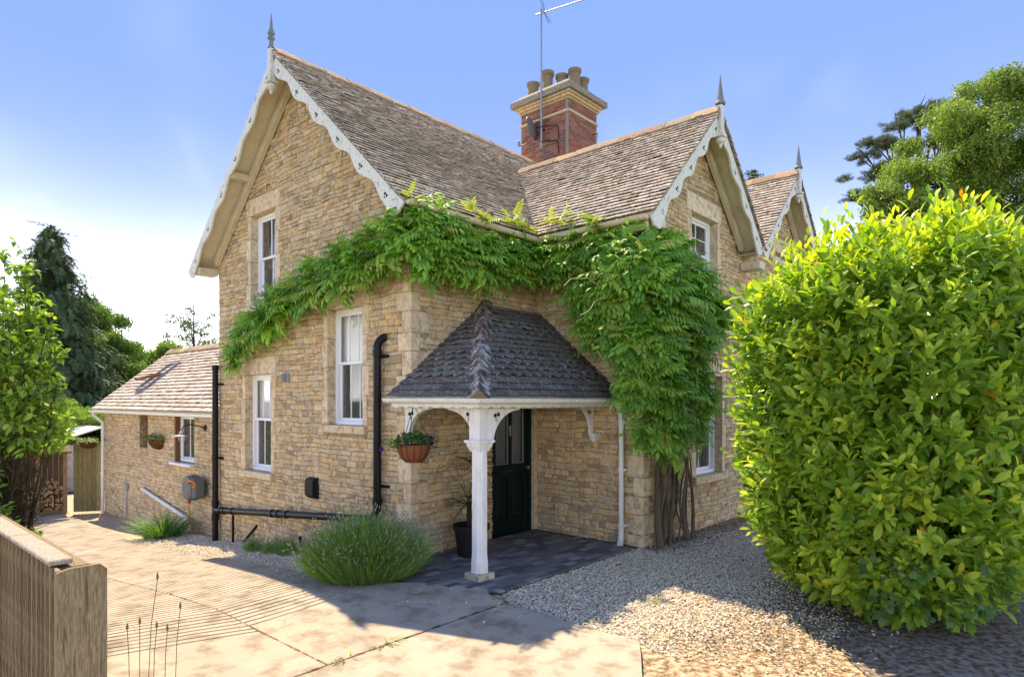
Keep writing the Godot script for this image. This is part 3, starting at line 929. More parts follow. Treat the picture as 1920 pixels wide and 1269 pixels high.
# a board under the roof slope: from the apex down the rake
func slab_rake(mb: MB, apex: Vector3, dir: Vector3, length: float, wide: float, deep: float) -> void:
	var out := Vector3(-1, 0, 0) if absf(dir.x) < 0.01 else Vector3(0, 0, 1)
	var up := out.cross(dir).normalized()
	if up.y < 0.0: up = -up
	var B := Basis(dir, up, dir.cross(up))
	mb.box(Transform3D(B, apex + dir * length / 2.0 - up * deep / 2.0 + out * wide / 2.0), Vector3(length, deep, wide))

func put_stones(stones: Array, walls: Array, most: int) -> void:
	stones.sort_custom(func(p, q): return p.score > q.score)
	var rest := []
	for w in walls: rest.append(MB.new())
	for i in stones.size():
		if i < most:
			var mb := MB.new()
			stone_shape(mb, stones[i])
			part("stone", mb, M.stone, walls[stones[i].wall])
		else:
			stone_shape(rest[stones[i].wall], stones[i])
	for i in walls.size():
		if rest[i].v.size(): part("stonework", rest[i], M.stone, walls[i], "stuff")

func build_door(house: Node, r: Rect2) -> void:
	var d := Node3D.new()
	d.name = "door"
	house.add_child(d, true)
	d.position = Vector3(r.position.x, 0.02, -0.1)
	d.set_meta("label", "dark green panelled front door with two glazed lights")
	var x0 := r.position.x; var x1 := r.end.x; var z := -0.12
	var fr := MB.new()
	fr.span(Vector3(x0, 0.0, z - 0.06), Vector3(x0 + 0.06, 2.12, z + 0.06)); fr.span(Vector3(x1 - 0.06, 0.0, z - 0.06), Vector3(x1, 2.12, z + 0.06))
	fr.span(Vector3(x0 + 0.06, 2.06, z - 0.06), Vector3(x1 - 0.06, 2.12, z + 0.06)); fr.span(Vector3(x0 + 0.06, 0.0, z - 0.06), Vector3(x1 - 0.06, 0.03, z + 0.1))
	part("door_frame", fr, M.door, d)
	var a := x0 + 0.065; var b := x1 - 0.065; var m := (a + b) / 2.0
	var st := MB.new()
	for s in [[a, a + 0.1, 0.03, 2.05], [b - 0.1, b, 0.03, 2.05], [m - 0.045, m + 0.045, 0.03, 2.05]]:
		st.span(Vector3(s[0], s[2], z - 0.03), Vector3(s[1], s[3], z + 0.03))
	for s in [[0.03, 0.24], [0.9, 1.1], [1.95, 2.05]]:
		st.span(Vector3(a + 0.1, s[0], z - 0.028), Vector3(m - 0.045, s[1], z + 0.028)); st.span(Vector3(m + 0.045, s[0], z - 0.028), Vector3(b - 0.1, s[1], z + 0.028))
	part("door_leaf", st, M.door, d)
	for s in [[a + 0.1, m - 0.045], [m + 0.045, b - 0.1]]:
		var pn := MB.new()
		pn.cbox(Transform3D(Basis(), Vector3((s[0] + s[1]) / 2.0, 0.57, z)), Vector3(s[1] - s[0] - 0.001, 0.66, 0.02), 0.008)
		pn.cbox(Transform3D(Basis(), Vector3((s[0] + s[1]) / 2.0, 0.57, z + 0.012)), Vector3(s[1] - s[0] - 0.1, 0.54, 0.018), 0.008)
		part("panel", pn, M.door, d)
		var gl := MB.new()
		gl.quad(Vector3(s[0], 1.1, z), Vector3(s[1], 1.1, z), Vector3(s[1], 1.95, z), Vector3(s[0], 1.95, z))
		part("pane", gl, M.glass, d)
		var bd := MB.new()
		bd.span(Vector3(s[0], 1.1, z + 0.012), Vector3(s[0] + 0.012, 1.95, z + 0.034)); bd.span(Vector3(s[1] - 0.012, 1.1, z + 0.012), Vector3(s[1], 1.95, z + 0.034)); bd.span(Vector3(s[0] + 0.012, 1.1, z + 0.012), Vector3(s[1] - 0.012, 1.112, z + 0.034))
		part("glazing_bead", bd, M.lead, d)
	var kn := MB.new()
	kn.lathe(Transform3D(Basis(Vector3(1, 0, 0), PI / 2), Vector3(b - 0.05, 1.02, z + 0.03)), [Vector2(0.012, 0.0), Vector2(0.012, 0.03), Vector2(0.028, 0.04), Vector2(0.03, 0.06), Vector2(0.0, 0.07)], 10)
	part("handle", kn, M.brass, d)
	var lb := MB.new()
	lb.cbox(Transform3D(Basis(), Vector3(m, 1.0, z + 0.035)), Vector3(0.24, 0.05, 0.012), 0.004)
	part("letter_plate", lb, M.iron, d)
	var kk := MB.new()
	kk.cbox(Transform3D(Basis(), Vector3(m, 1.62, z + 0.04)), Vector3(0.035, 0.16, 0.02), 0.006)
	kk.tube([Vector3(m - 0.03, 1.6, z + 0.06), Vector3(m, 1.54, z + 0.065), Vector3(m + 0.03, 1.6, z + 0.06)], 0.008, 6)
	part("knocker", kk, M.metal, d)

func build_chimney(house: Node) -> void:
	var x0 := 6.36; var x1 := 7.48; var z0 := -3.57; var z1 := -2.17
	var ch := Node3D.new()
	ch.name = "chimney"
	house.add_child(ch, true)
	ch.position = Vector3((x0 + x1) / 2.0, MAIN_RIDGE - 0.5, (z0 + z1) / 2.0)
	ch.set_meta("label", "red brick chimney stack with stone capping and five clay pots")
	var core := MB.new()
	core.span(Vector3(x0 - 0.011, 6.3, z0 - 0.011), Vector3(x1 + 0.011, 9.0, z1 + 0.011), Color(0.55, 0.47, 0.39))
	part("stack", core, M.brick, ch)
	var meshes := []
	for col in [Color(0.54, 0.2, 0.13), Color(0.46, 0.165, 0.11), Color(0.6, 0.25, 0.16), Color(0.4, 0.165, 0.125), Color(0.56, 0.28, 0.2), Color(0.34, 0.19, 0.155)]:
		for w in [0.215, 0.1]:
			var mb := MB.new()
			mb.cbox(Transform3D(), Vector3(w, 0.064, 0.03), 0.005, col)
			meshes.append(mb.mesh())
	for face in 2:
		var length := z1 - z0 if face == 0 else x1 - x0
		var y := 7.0 if face == 0 else 7.35
		var row := 0
		while y < 8.98:
			var u := -0.11 * (row % 2)
			while u < length - 0.02:
				var w := 0.215
				var a := u
				if u < 0.0: a = 0.0; w = 0.1
				if a + w > length: w = 0.1
				if a + w <= length + 0.005:
					var c := rng.randi() % 6
					var mesh: Mesh = meshes[c * 2 + (0 if w > 0.2 else 1)]
					var B := Basis(Vector3(0, 0, 1), Vector3(0, 1, 0), Vector3(-1, 0, 0)) if face == 0 else Basis()
					var p := Vector3(x0 - rnd(0.0, 0.004), y + 0.034, z0 + a + w / 2.0) if face == 0 else Vector3(x0 + a + w / 2.0, y + 0.034, z1 + rnd(0.0, 0.004))
					piece("brick", mesh, M.brick, ch, Transform3D(B, p))
				u = a + w + 0.01
			y += 0.074
			row += 1
	var bands := [[8.71, 8.77, 0.05, Color(0.72, 0.6, 0.42)], [9.0, 9.05, 0.05, Color(0.62, 0.5, 0.3)], [9.05, 9.11, 0.09, Color(0.72, 0.55, 0.3)], [9.11, 9.16, 0.13, Color(0.66, 0.52, 0.32)]]
	for b in bands:
		var mb := MB.new()
		mb.cbox(Transform3D(Basis(), Vector3((x0 + x1) / 2.0, (b[0] + b[1]) / 2.0, (z0 + z1) / 2.0)), Vector3(x1 - x0 + 2 * b[2], b[1] - b[0], z1 - z0 + 2 * b[2]), 0.012, b[3])
		part("moulding", mb, M.dressed, ch)
	var cap := MB.new()
	var o := 0.2
	var lo := [Vector3(x0 - o, 9.16, z1 + o), Vector3(x1 + o, 9.16, z1 + o), Vector3(x1 + o, 9.16, z0 - o), Vector3(x0 - o, 9.16, z0 - o)]
	var md := []; var hi := []
	for p in lo:
		md.append(p + Vector3(0, 0.13, 0))
		var c := Vector3((x0 + x1) / 2.0, 0, (z0 + z1) / 2.0)
		hi.append(Vector3(lerpf(p.x, c.x, 0.22), 9.44, lerpf(p.z, c.z, 0.22)))
	cap.hexa(lo + md, Color(0.62, 0.58, 0.5)); cap.hexa(md + hi, Color(0.66, 0.6, 0.52))
	part("capping", cap, M.capstone, ch)
	var prof_tall := [Vector2(0.19, -0.08), Vector2(0.15, 0.06), Vector2(0.125, 0.22), Vector2(0.13, 0.3), Vector2(0.16, 0.34), Vector2(0.165, 0.39), Vector2(0.12, 0.4), Vector2(0.1, 0.3)]
	for p in [[6.55, -3.37, 0.95], [6.62, -2.98, 1.4], [6.85, -2.72, 1.2], [6.9, -2.38, 1.3], [7.28, -2.42, 1.1]]:
		var mb := MB.new()
		mb.lathe(Transform3D(Basis().scaled(Vector3(1, p[2], 1)), Vector3(p[0], 9.42, p[1])), prof_tall, 16)
		part("chimney_pot", mb, M.potclay, ch)
	var fl := MB.new()
	slab(fl, Vector3(6.2, 7.55, -2.1), Vector3(6.2, 7.2, -2.1), Vector3(6.34, 7.2, -2.1), Vector3(6.34, 7.55, -2.1), 0.01)
	part("flashing", fl, M.lead, ch)
	var br := MB.new()
	br.tube([Vector3(7.3, 8.45, z1), Vector3(7.3, 8.45, z1 + 0.16), Vector3(7.3, 8.2, z1 + 0.16), Vector3(7.3, 8.2, z1)], 0.012, 6)
	part("bracket", br, M.iron, ch)

# ---------------------------------------------------------------- porch
func build_porch() -> void:
	var porch := thing("porch", "hipped slate porch canopy on one white chamfered post beside the front door", "porch", Vector3(-0.09, 0, 1.36))
	var x0 := -0.35; var z1 := 1.6; var ye := 2.12; var yt := 3.46; var xa := 1.35; var xr := 2.6
	var deck := MB.new()
	slab(deck, Vector3(x0, ye, z1), Vector3(xr, ye, z1), Vector3(xr, yt, 0.02), Vector3(xa, yt, 0.02), 0.04)
	var dl := MB.new()
	var n := Vector3(-(yt - ye), xa - x0, 0).normalized() * 0.04
	var a := Vector3(x0, ye, 0.02); var b := Vector3(x0, ye, z1); var c := Vector3(xa, yt, 0.02)
	deck.tri(a, b, c); deck.tri(a - n, c - n, b - n); deck.quad(a - n, b - n, b, a); deck.quad(c - n, a - n, a, c)
	var roof := part("roof", deck, M.white, porch)
	var list := []
	var D := Vector3(0, yt - ye, -z1 + 0.02).normalized(); var len := Vector2(yt - ye, z1 - 0.02).length()
	var fish := func(k: int) -> bool: return (k >= 3 and k <= 7) or (k >= 11 and k <= 13)
	lay_tiles(list, Vector3(0, ye, z1 + 0.03), Vector3(1, 0, 0), D, 0.125, 0.2, len, func(s): return [x0 + (xa - x0) * s / len, xr], SLATE, 0.014, fish)
	var D2 := Vector3(xa - x0, yt - ye, 0).normalized(); var len2 := Vector2(xa - x0, yt - ye).length()
	lay_tiles(list, Vector3(x0 - 0.03, ye, 0.02), Vector3(0, 0, 1), D2, 0.125, 0.2, len2, func(s): return [-0.03, (z1 - 0.02) * (1.0 - s / len2)], SLATE, 0.014, fish)
	tiles_out(list, 300, roof, M.slate, "slate", "slating")
	# hip tiles
	var h0 := Vector3(x0 - 0.02, ye + 0.03, z1 + 0.02); var h1 := Vector3(xa + 0.05, yt + 0.1, -0.02)
	var hd := (h1 - h0).normalized()
	var side := hd.cross(Vector3(0, 1, 0)).normalized()
	var up := side.cross(hd).normalized()
	for i in 6:
		var p := h0 + (h1 - h0) * (i / 6.0); var q := h0 + (h1 - h0) * ((i + 1) / 6.0 + 0.012)
		var mb := MB.new()
		var col := vary(Color(0.52, 0.44, 0.4) if i > 2 else Color(0.62, 0.6, 0.58), 0.1)
		var lift := up * 0.022
		var w := 0.125
		var L := -side * w - up * 0.045; var R := side * w - up * 0.045; var T := up * 0.055; var th := up * -0.02
		for e in [[L, T], [T, R]]:
			mb.quad(p + e[0] + lift, p + e[1] + lift, q + e[1], q + e[0], col)
			mb.quad(p + e[0] + lift + th, q + e[0] + th, q + e[1] + th, p + e[1] + lift + th, col)
			mb.quad(p + e[0] + lift + th, p + e[1] + lift + th, p + e[1] + lift, p + e[0] + lift, col)
		mb.quad(p + L + lift, q + L, q + L + th, p + L + lift + th, col); mb.quad(p + R + lift, p + R + lift + th, q + R + th, q + R, col)
		part("hip_tile", mb, M.hip, porch)
	var bed := MB.new()
	bed.prism(PackedVector2Array([Vector2(-0.11, -0.03), Vector2(0.11, -0.03), Vector2(0, 0.05)]), h0 + hd * 0.03, side, up, 0.03, Color(0.42, 0.27, 0.14))
	part("mortar_bed", bed, M.dressed, porch)
	var fil := MB.new()
	for i in 12:
		var x := lerpf(xa, xr, (i + 0.5) / 12.0)
		fil.box(Transform3D(Basis(Vector3(1, 0, 0), 0.5 + rnd(-0.1, 0.1)), Vector3(x, yt + 0.02 + rnd(-0.006, 0.006), 0.05)), Vector3(0.107, 0.03, 0.12), vary(Color(0.34, 0.32, 0.29), 0.1))
	for i in 14:
		var t := (i + 0.5) / 14.0
		fil.box(Transform3D(Basis(Vector3(0, 0, 1), D2.angle_to(Vector3(1, 0, 0))), Vector3(lerpf(0.0, xa, t), lerpf(ye + (yt - ye) * (-x0) / (xa - x0), yt, t) + 0.035, 0.045)), Vector3(0.13, 0.025, 0.06 + rnd(0, 0.02)), vary(Color(0.36, 0.33, 0.29), 0.12))
	part("mortar_fillet", fil, M.dressed, porch)
	# gutters, fascia, beams
	var g1 := MB.new()
	gutter(g1, Vector3(x0 - 0.05, ye - 0.005, -0.02), Vector3(x0 - 0.05, ye - 0.012, z1 + 0.07), 0.05)
	part("gutter", g1, M.white, porch)
	var g2 := MB.new()
	gutter(g2, Vector3(x0 - 0.07, ye - 0.01, z1 + 0.06), Vector3(2.5, ye - 0.02, z1 + 0.06), 0.05)
	part("gutter", g2, M.white, porch)
	# scalloped fascia under the eave
	for f in 2:
		var length := 1.56 if f == 0 else 2.86
		var poly := PackedVector2Array([Vector2(0, 0), Vector2(length, 0)])
		var steps := int(length / 0.025)
		for i in steps + 1:
			var s := length * (1.0 - float(i) / steps)
			poly.append(Vector2(s, -0.085 - 0.018 * absf(sin(s * PI / 0.19))))
		var mb := MB.new()
		if f == 0: mb.prism(poly, Vector3(x0 + 0.03, ye - 0.01, 0.03), Vector3(0, 0, 1), Vector3(0, 1, 0), 0.02)
		else: mb.prism(poly, Vector3(x0 + 0.04, ye - 0.01, z1 - 0.04), Vector3(1, 0, 0), Vector3(0, 1, 0), 0.02)
		part("fascia", mb, M.white, porch)
	var bm := MB.new()
	bm.span(Vector3(-0.14, 2.0, 0.03), Vector3(-0.04, 2.11, 1.3)); bm.span(Vector3(-0.04, 1.995, 1.31), Vector3(2.58, 2.105, 1.41))
	part("beam", bm, M.white, porch)
	# the post: square foot, chamfered shaft, cap mould
	var px := -0.09; var pz := 1.36
	var post := Node3D.new()
	post.name = "post"
	porch.add_child(post, true)
	var shaft := MB.new()
	var oct := func(r: float, y: float) -> Vector2: return Vector2(r, y)
	shaft.lathe(Transform3D(Basis(), Vector3(px, 0, pz)), [Vector2(0.105, 0.1), Vector2(0.105, 0.2), Vector2(0.095, 0.32), Vector2(0.095, 1.52), Vector2(0.105, 1.54)], 8, Color.WHITE, true, PI / 8)
	shaft.box(Transform3D(Basis(), Vector3(px, 1.79, pz)), Vector3(0.17, 0.5, 0.17))
	part("shaft", shaft, M.white, post)
	var cap := MB.new()
	var ring := [Vector2(0.105, 1.5), Vector2(0.125, 1.53), Vector2(0.15, 1.57), Vector2(0.155, 1.6), Vector2(0.18, 1.605), Vector2(0.18, 1.635), Vector2(0.1, 1.64)]
	cap.lathe(Transform3D(Basis(), Vector3(px, 0, pz)), ring, 4, Color.WHITE, true, PI / 4)
	part("capital", cap, M.white, post)
	var st := MB.new()
	st.cbox(Transform3D(Basis(), Vector3(px, 0.05, pz)), Vector3(0.27, 0.1, 0.27), 0.02, Color(0.6, 0.52, 0.4))
	part("base_stone", st, M.dressed, porch)
	# arched brackets with trefoils
	for br in [[Vector3(px + 0.085, 2.0, pz + 0.03), Vector3(1, 0, 0), 0.52, 0.4], [Vector3(px - 0.03 + 0.06, 2.0, pz - 0.085), Vector3(0, 0, -1), 0.5, 0.4], [Vector3(px - 0.03 + 0.06, 2.0, 0.03), Vector3(0, 0, 1), 0.46, 0.4], [Vector3(2.58, 2.0, 1.13), Vector3(-1, 0, 0), 0.36, 0.4]]:
		var o: Vector3 = br[0]; var U: Vector3 = br[1]; var w: float = br[2]; var h: float = br[3]
		var poly := PackedVector2Array([Vector2(0, 0), Vector2(w, 0)])
		for i in range(0, 13):
			var t := PI / 2 * i / 12.0
			poly.append(Vector2(w - (w - 0.06) * sin(t), -h + (h - 0.02) * cos(t)))
		poly.append(Vector2(0, -h))
		var pieces: Array = []
		var cut := 0.115
		for half in [PackedVector2Array([Vector2(-1, 1), Vector2(cut, 1), Vector2(cut, -1), Vector2(-1, -1)]), PackedVector2Array([Vector2(cut, 1), Vector2(2, 1), Vector2(2, -1), Vector2(cut, -1)])]:
			for got in Geometry2D.intersect_polygons(poly, half): pieces.append(got)
		for hole in [circle(Vector2(cut - 0.028, -0.08), 0.026), circle(Vector2(cut + 0.028, -0.07), 0.026), circle(Vector2(cut - 0.002, -0.125), 0.026)]:
			var next := []
			for one in pieces:
				for got in Geometry2D.clip_polygons(one, hole): next.append(got)
			pieces = next
		var mb := MB.new()
		for one in pieces: mb.prism(one, o, U, Vector3(0, 1, 0), 0.06)
		part("bracket", mb, M.white, porch)
	var cb := MB.new()
	cb.lathe(Transform3D(Basis(), Vector3(2.56, 0, 1.16)), [Vector2(0.03, 1.47), Vector2(0.06, 1.5), Vector2(0.075, 1.55), Vector2(0.09, 1.57), Vector2(0.09, 1.6), Vector2(0.0, 1.601)], 4, Color.WHITE, true, PI / 4)
	part("corbel", cb, M.white, porch)

# ---------------------------------------------------------------- the low extension
func build_extension() -> void:
	var ext := thing("stone_extension", "low stone outbuilding wing with tiled roof and open rooflight, joined to the cottage", "outbuilding", Vector3(0.25, -0.8, -9.6))
	var O := Vector3(0.25, 0, -13.5); var U := Vector3(0, 0, 1); var N := Vector3(-1, 0, 0)
	var small := Rect2(2.7, 0.95, 0.56, 0.83); var case_w := Rect2(4.95, 0.74, 1.02, 1.04)
	var mb := MB.new()
	wall_core(mb, O, U, N, 0.3, [0.0, 7.75], -1.5, func(_u): return 1.95, [small.grow(0.01), case_w.grow(0.01)])
	mb.span(Vector3(0.55, -1.5, -13.5), Vector3(3.9, 1.95, -13.2)); mb.span(Vector3(3.6, -1.5, -13.2), Vector3(3.9, 1.95, -5.76))
	mb.prism(PackedVector2Array([Vector2(0.3, 1.95), Vector2(3.8, 1.95), Vector2(2.0, 3.4)]), Vector3(0, 0, -13.48), Vector3(1, 0, 0), Vector3(0, 1, 0), 0.25)
	var wall := part("wall", mb, M.mortar, ext)
	var inside := MB.new()
	inside.span(Vector3(0.56, -1.0, -13.1), Vector3(3.5, -0.9, -5.8)); inside.span(Vector3(1.9, -0.9, -13.1), Vector3(2.0, 1.9, -5.8))
	part("floor", inside, M.room, ext)
	var stones := []
	lay_stones(stones, 0, O, U, N, 0.0, 7.75, -1.15, 1.9, func(_u): return 1.93, func(u): return ground_y(0, u - 13.5) - 0.1, [small, case_w, Rect2(4.95, 0.66, 1.02, 0.1)])
	put_stones(stones, [wall], 240)
	# roof
	var deck := MB.new()
	slab(deck, Vector3(0, 1.84, -13.68), Vector3(0, 1.84, -5.78), Vector3(2, 3.5, -5.78), Vector3(2, 3.5, -13.68), 0.05)
	slab(deck, Vector3(4, 1.84, -5.78), Vector3(4, 1.84, -13.68), Vector3(2, 3.5, -13.68), Vector3(2, 3.5, -5.78), 0.05)
	var roof := part("roof", deck, M.cream, ext)
	var list := []
	var D := Vector3(2, 1.66, 0).normalized()
	lay_tiles(list, Vector3(0, 1.84, -13.68), Vector3(0, 0, 1), D, 0.135, 0.22, 2.59, func(_s): return [0.0, 7.9], [Color(0.68, 0.6, 0.53), Color(0.62, 0.55, 0.49), Color(0.74, 0.66, 0.59), Color(0.55, 0.49, 0.44)], 0.016)
	tiles_out(list, 200, roof, M.tile, "tile", "tiling")
	ridge_run(roof, Vector3(2, 3.5, -13.66), Vector3(2, 3.5, -5.8), Vector3(1, 0, 0), 0.83, 0.15)
	# rooflight, tilted open
	var N2 := Vector3(-1.66, 2, 0).normalized()
	var base := Vector3(0, 1.84, -12.0)
	var fr := MB.new()
	for s in [[0.75, 0.82, 0.0, 0.62], [1.83, 1.9, 0.0, 0.62], [0.82, 1.83, 0.0, 0.06], [0.82, 1.83, 0.56, 0.62]]:
		fr.box(Transform3D(Basis(D, N2, Vector3(0, 0, 1)), base + D * (s[0] + s[1]) / 2.0 + Vector3(0, 0, (s[2] + s[3]) / 2.0) + N2 * 0.05), Vector3(s[1] - s[0], 0.1, s[3] - s[2]))
	part("rooflight_frame", fr, M.lead, ext)
	var sash := Node3D.new()
	sash.name = "rooflight"
	ext.add_child(sash, true)
	var turn := Basis(Vector3(0, 0, 1), deg_to_rad(-24))
	var D3 := turn * D; var N3 := turn * N2
	var pivot := base + D * 1.35 + N2 * 0.1
	var sb := MB.new()
	for s in [[-0.5, -0.44, 0.04, 0.58], [0.44, 0.5, 0.04, 0.58], [-0.44, 0.44, 0.04, 0.09], [-0.44, 0.44, 0.53, 0.58]]:
		sb.box(Transform3D(Basis(D3, N3, Vector3(0, 0, 1)), pivot + D3 * (s[0] + s[1]) / 2.0 + Vector3(0, 0, (s[2] + s[3]) / 2.0)), Vector3(s[1] - s[0], 0.05, s[3] - s[2]))
	part("sash", sb, M.rawwood, sash)
	var gl := MB.new()
	gl.quad(pivot - D3 * 0.44 + Vector3(0, 0, 0.09), pivot - D3 * 0.44 + Vector3(0, 0, 0.53), pivot + D3 * 0.44 + Vector3(0, 0, 0.53), pivot + D3 * 0.44 + Vector3(0, 0, 0.09))
	part("pane", gl, M.glass, sash)
	var gm := MB.new()
	gutter(gm, Vector3(-0.05, 1.81, -13.68), Vector3(-0.05, 1.8, -5.85), 0.05)
	part("gutter", gm, M.white, ext)
	# windows
	sash_window(ext, O + U * case_w.position.x + Vector3(0, case_w.position.y, 0), U, N, case_w.size.x, case_w.size.y, 0.12, {"mid": 0.0, "bars": 1})
	var sl := MB.new()
	sl.cbox(Transform3D(Basis(), Vector3(0.23, 0.7, -13.5 + 5.46)), Vector3(0.22, 0.05, 1.12), 0.008)
	part("window_sill", sl, M.pvc, ext)
	var jb := MB.new()
	jb.span(Vector3(0.235, 0.74, -8.57), Vector3(0.36, 1.78, -8.5))
	part("timber_jamb", jb, M.rawwood, ext)
	var sm := Node3D.new()
	sm.name = "window"
	ext.add_child(sm, true)
	var fm := MB.new()
	var zz := -13.5 + 2.7
	for s in [[0.0, 0.07, 0.95, 1.78], [0.49, 0.56, 0.95, 1.78], [0.07, 0.49, 0.95, 1.02], [0.07, 0.49, 1.71, 1.78], [0.25, 0.3, 1.02, 1.71]]:
		fm.span(Vector3(0.4, s[2], zz + s[0]), Vector3(0.46, s[3], zz + s[1]))
	part("frame", fm, M.rawwood, sm)
	var pg := MB.new()
	pg.quad(Vector3(0.43, 1.02, zz + 0.07), Vector3(0.43, 1.02, zz + 0.49), Vector3(0.43, 1.71, zz + 0.49), Vector3(0.43, 1.71, zz + 0.07))
	part("pane", pg, M.glass, sm)

# ---------------------------------------------------------------- pipes and fittings
func collar(mb: MB, p: Vector3, axis: Vector3, r: float, h: float) -> void:
	mb.tube([p - axis * h / 2.0, p + axis * h / 2.0], r, 14)

func build_fittings() -> void:
	var up := Vector3(0, 1, 0)
	# black soil pipes of the gable wall: two stacks joined by a falling run
	var soil := thing("soil_pipe", "black plastic soil stacks joined by a long pipe along the gable wall", "drainpipe", Vector3(-0.1, -0.6, -5.69))
	var mb := MB.new()
	mb.tube([Vector3(-0.1, -0.65, -5.69), Vector3(-0.1, 2.75, -5.69)], 0.056, 16)
	part("stack", mb, M.black, soil)
	mb = MB.new()
	var bend := [Vector3(-0.1, 0.62, -0.6), Vector3(-0.1, 2.78, -0.6)]
	for i in 7:
		var t := PI / 2 * i / 6.0
		bend.append(Vector3(-0.1 + 0.14 * (1.0 - cos(t)) * 0.6, 2.8 + 0.16 * sin(t), -0.6 + 0.1 * (1.0 - cos(t))))
	mb.tube(bend, 0.056, 16)
	part("stack", mb, M.black, soil)
	mb = MB.new()
	var run := [Vector3(-0.12, 0.02, -5.62), Vector3(-0.12, 0.44, -0.9)]
	for i in 6:
		var t := PI / 2 * i / 5.0
		run.append(Vector3(-0.12 + 0.02 * i / 5.0, 0.46 + 0.18 * (1.0 - cos(t)), -0.78 + 0.18 * sin(t)))
	mb.tube(run, 0.056, 16)
	part("pipe", mb, M.black, soil)
	for p in [[Vector3(-0.1, 2.72, -5.69), up, 0.066, 0.09], [Vector3(-0.1, 0.14, -5.69), up, 0.068, 0.1], [Vector3(-0.1, -0.12, -5.69), up, 0.068, 0.12], [Vector3(-0.1, 1.0, -5.69), up, 0.062, 0.03], [Vector3(-0.1, 2.4, -5.69), up, 0.062, 0.03], [Vector3(-0.1, 2.74, -0.6), up, 0.066, 0.08], [Vector3(-0.1, 0.9, -0.6), up, 0.063, 0.03], [Vector3(-0.1, 0.72, -0.6), up, 0.067, 0.09]]:
		mb = MB.new()
		collar(mb, p[0], p[1], p[2], p[3])
		part("collar", mb, M.black, soil)
	var ax: Vector3 = (run[1] - run[0]).normalized()
	for t in [0.05, 0.08, 0.15, 0.46, 0.5, 0.56]:
		mb = MB.new()
		collar(mb, run[0].lerp(run[1], t), ax, 0.068, 0.05)
		part("collar", mb, M.black, soil)
	for p in [Vector3(-0.03, 1.0, -5.62), Vector3(-0.03, 2.4, -5.62), Vector3(-0.03, 2.7, -0.53), Vector3(-0.03, 0.92, -0.53)]:
		mb = MB.new()
		mb.cbox(Transform3D(Basis(), p), Vector3(0.06, 0.04, 0.17), 0.008)
		part("bracket", mb, M.black, soil)
	for p in [[Vector3(-0.1, 0.0, -4.95), Vector3(-0.1, -0.52, -4.95)], [Vector3(-0.02, -0.1, -4.2), Vector3(-0.09, -0.42, -4.55)], [Vector3(-0.1, -0.05, -2.62), Vector3(-0.1, -0.4, -2.62)]]:
		mb = MB.new()
		mb.tube([p[0], p[1]], 0.024, 10)
		part("waste_pipe", mb, M.black, soil)
	# vent cowl and grille
	var cowl := thing("flue_cowl", "small black hooded flue outlet low on the gable wall", "vent", Vector3(0, 0.73, -2.35))
	mb = MB.new()
	mb.prism(PackedVector2Array([Vector2(0, -0.13), Vector2(0.06, -0.15), Vector2(0.11, -0.1), Vector2(0.11, 0.1), Vector2(0.09, 0.15), Vector2(0, 0.15)]), Vector3(0, 0.73, -2.46), Vector3(-1, 0, 0), up, -0.22)
	part("hood", mb, M.blackmatt, cowl)
	mb = MB.new()
	mb.cbox(Transform3D(Basis(), Vector3(-0.02, 0.73, -2.35)), Vector3(0.05, 0.33, 0.26), 0.01)
	part("plate", mb, M.blackmatt, cowl)
	var gr := thing("air_grille", "small square grey air grille beside the lower gable window", "vent", Vector3(-0.02, 2.47, -3.2))
	mb = MB.new()
	mb.cbox(Transform3D(Basis(), Vector3(-0.02, 2.47, -3.2)), Vector3(0.04, 0.16, 0.2), 0.008)
	part("plate", mb, M.lightgrey, gr)
	for i in 4:
		mb = MB.new()
		mb.box(Transform3D(Basis(Vector3(0, 0, 1), 0.5), Vector3(-0.045, 2.42 + i * 0.033, -3.2)), Vector3(0.03, 0.008, 0.15))
		part("louvre", mb, M.grey, gr)
	# white downpipe at the porch
	var dp := thing("white_downpipe", "white painted downpipe with hopper at the porch wall, falling to the paving", "drainpipe", Vector3(2.5, 0.1, 1.66))
	mb = MB.new()
	mb.tube([Vector3(2.5, 0.2, 1.66), Vector3(2.5, 1.98, 1.66)], 0.037, 14)
	part("pipe", mb, M.white, dp)
	mb = MB.new()
	mb.tube([Vector3(2.52, 2.1, 1.64), Vector3(2.52, 4.3, 1.66), Vector3(2.3, 4.5, 1.72), Vector3(2.16, 4.55, 1.72)], 0.034, 14)
	part("pipe", mb, M.cream, dp)
	mb = MB.new()
	mb.lathe(Transform3D(Basis(), Vector3(2.5, 0, 1.66)), [Vector2(0.045, 1.82), Vector2(0.048, 1.9), Vector2(0.07, 1.97), Vector2(0.1, 2.02), Vector2(0.105, 2.1), Vector2(0.115, 2.1), Vector2(0.115, 2.12), Vector2(0.0, 2.121)], 4, Color.WHITE, true, PI / 4)
	part("hopper", mb, M.white, dp)
	mb = MB.new()
	mb.tube([Vector3(2.5, 0.26, 1.66), Vector3(2.5, 0.16, 1.66), Vector3(2.45, 0.08, 1.68), Vector3(2.4, 0.05, 1.7)], [0.045, 0.045, 0.042, 0.042], 14)
	part("shoe", mb, M.white, dp)
	for y in [0.3, 1.78, 1.1]:
		mb = MB.new()
		collar(mb, Vector3(2.5, y, 1.66), up, 0.047, 0.06)
		mb.box(Transform3D(Basis(), Vector3(2.56, y, 1.66)), Vector3(0.1, 0.03, 0.14))
		part("collar", mb, M.white, dp)
	# extension: white downpipe, waste pipe
	var d2 := thing("corner_downpipe", "slim white downpipe at the far corner of the stone outbuilding", "drainpipe", Vector3(0.15, -1.0, -13.35))
	mb = MB.new()
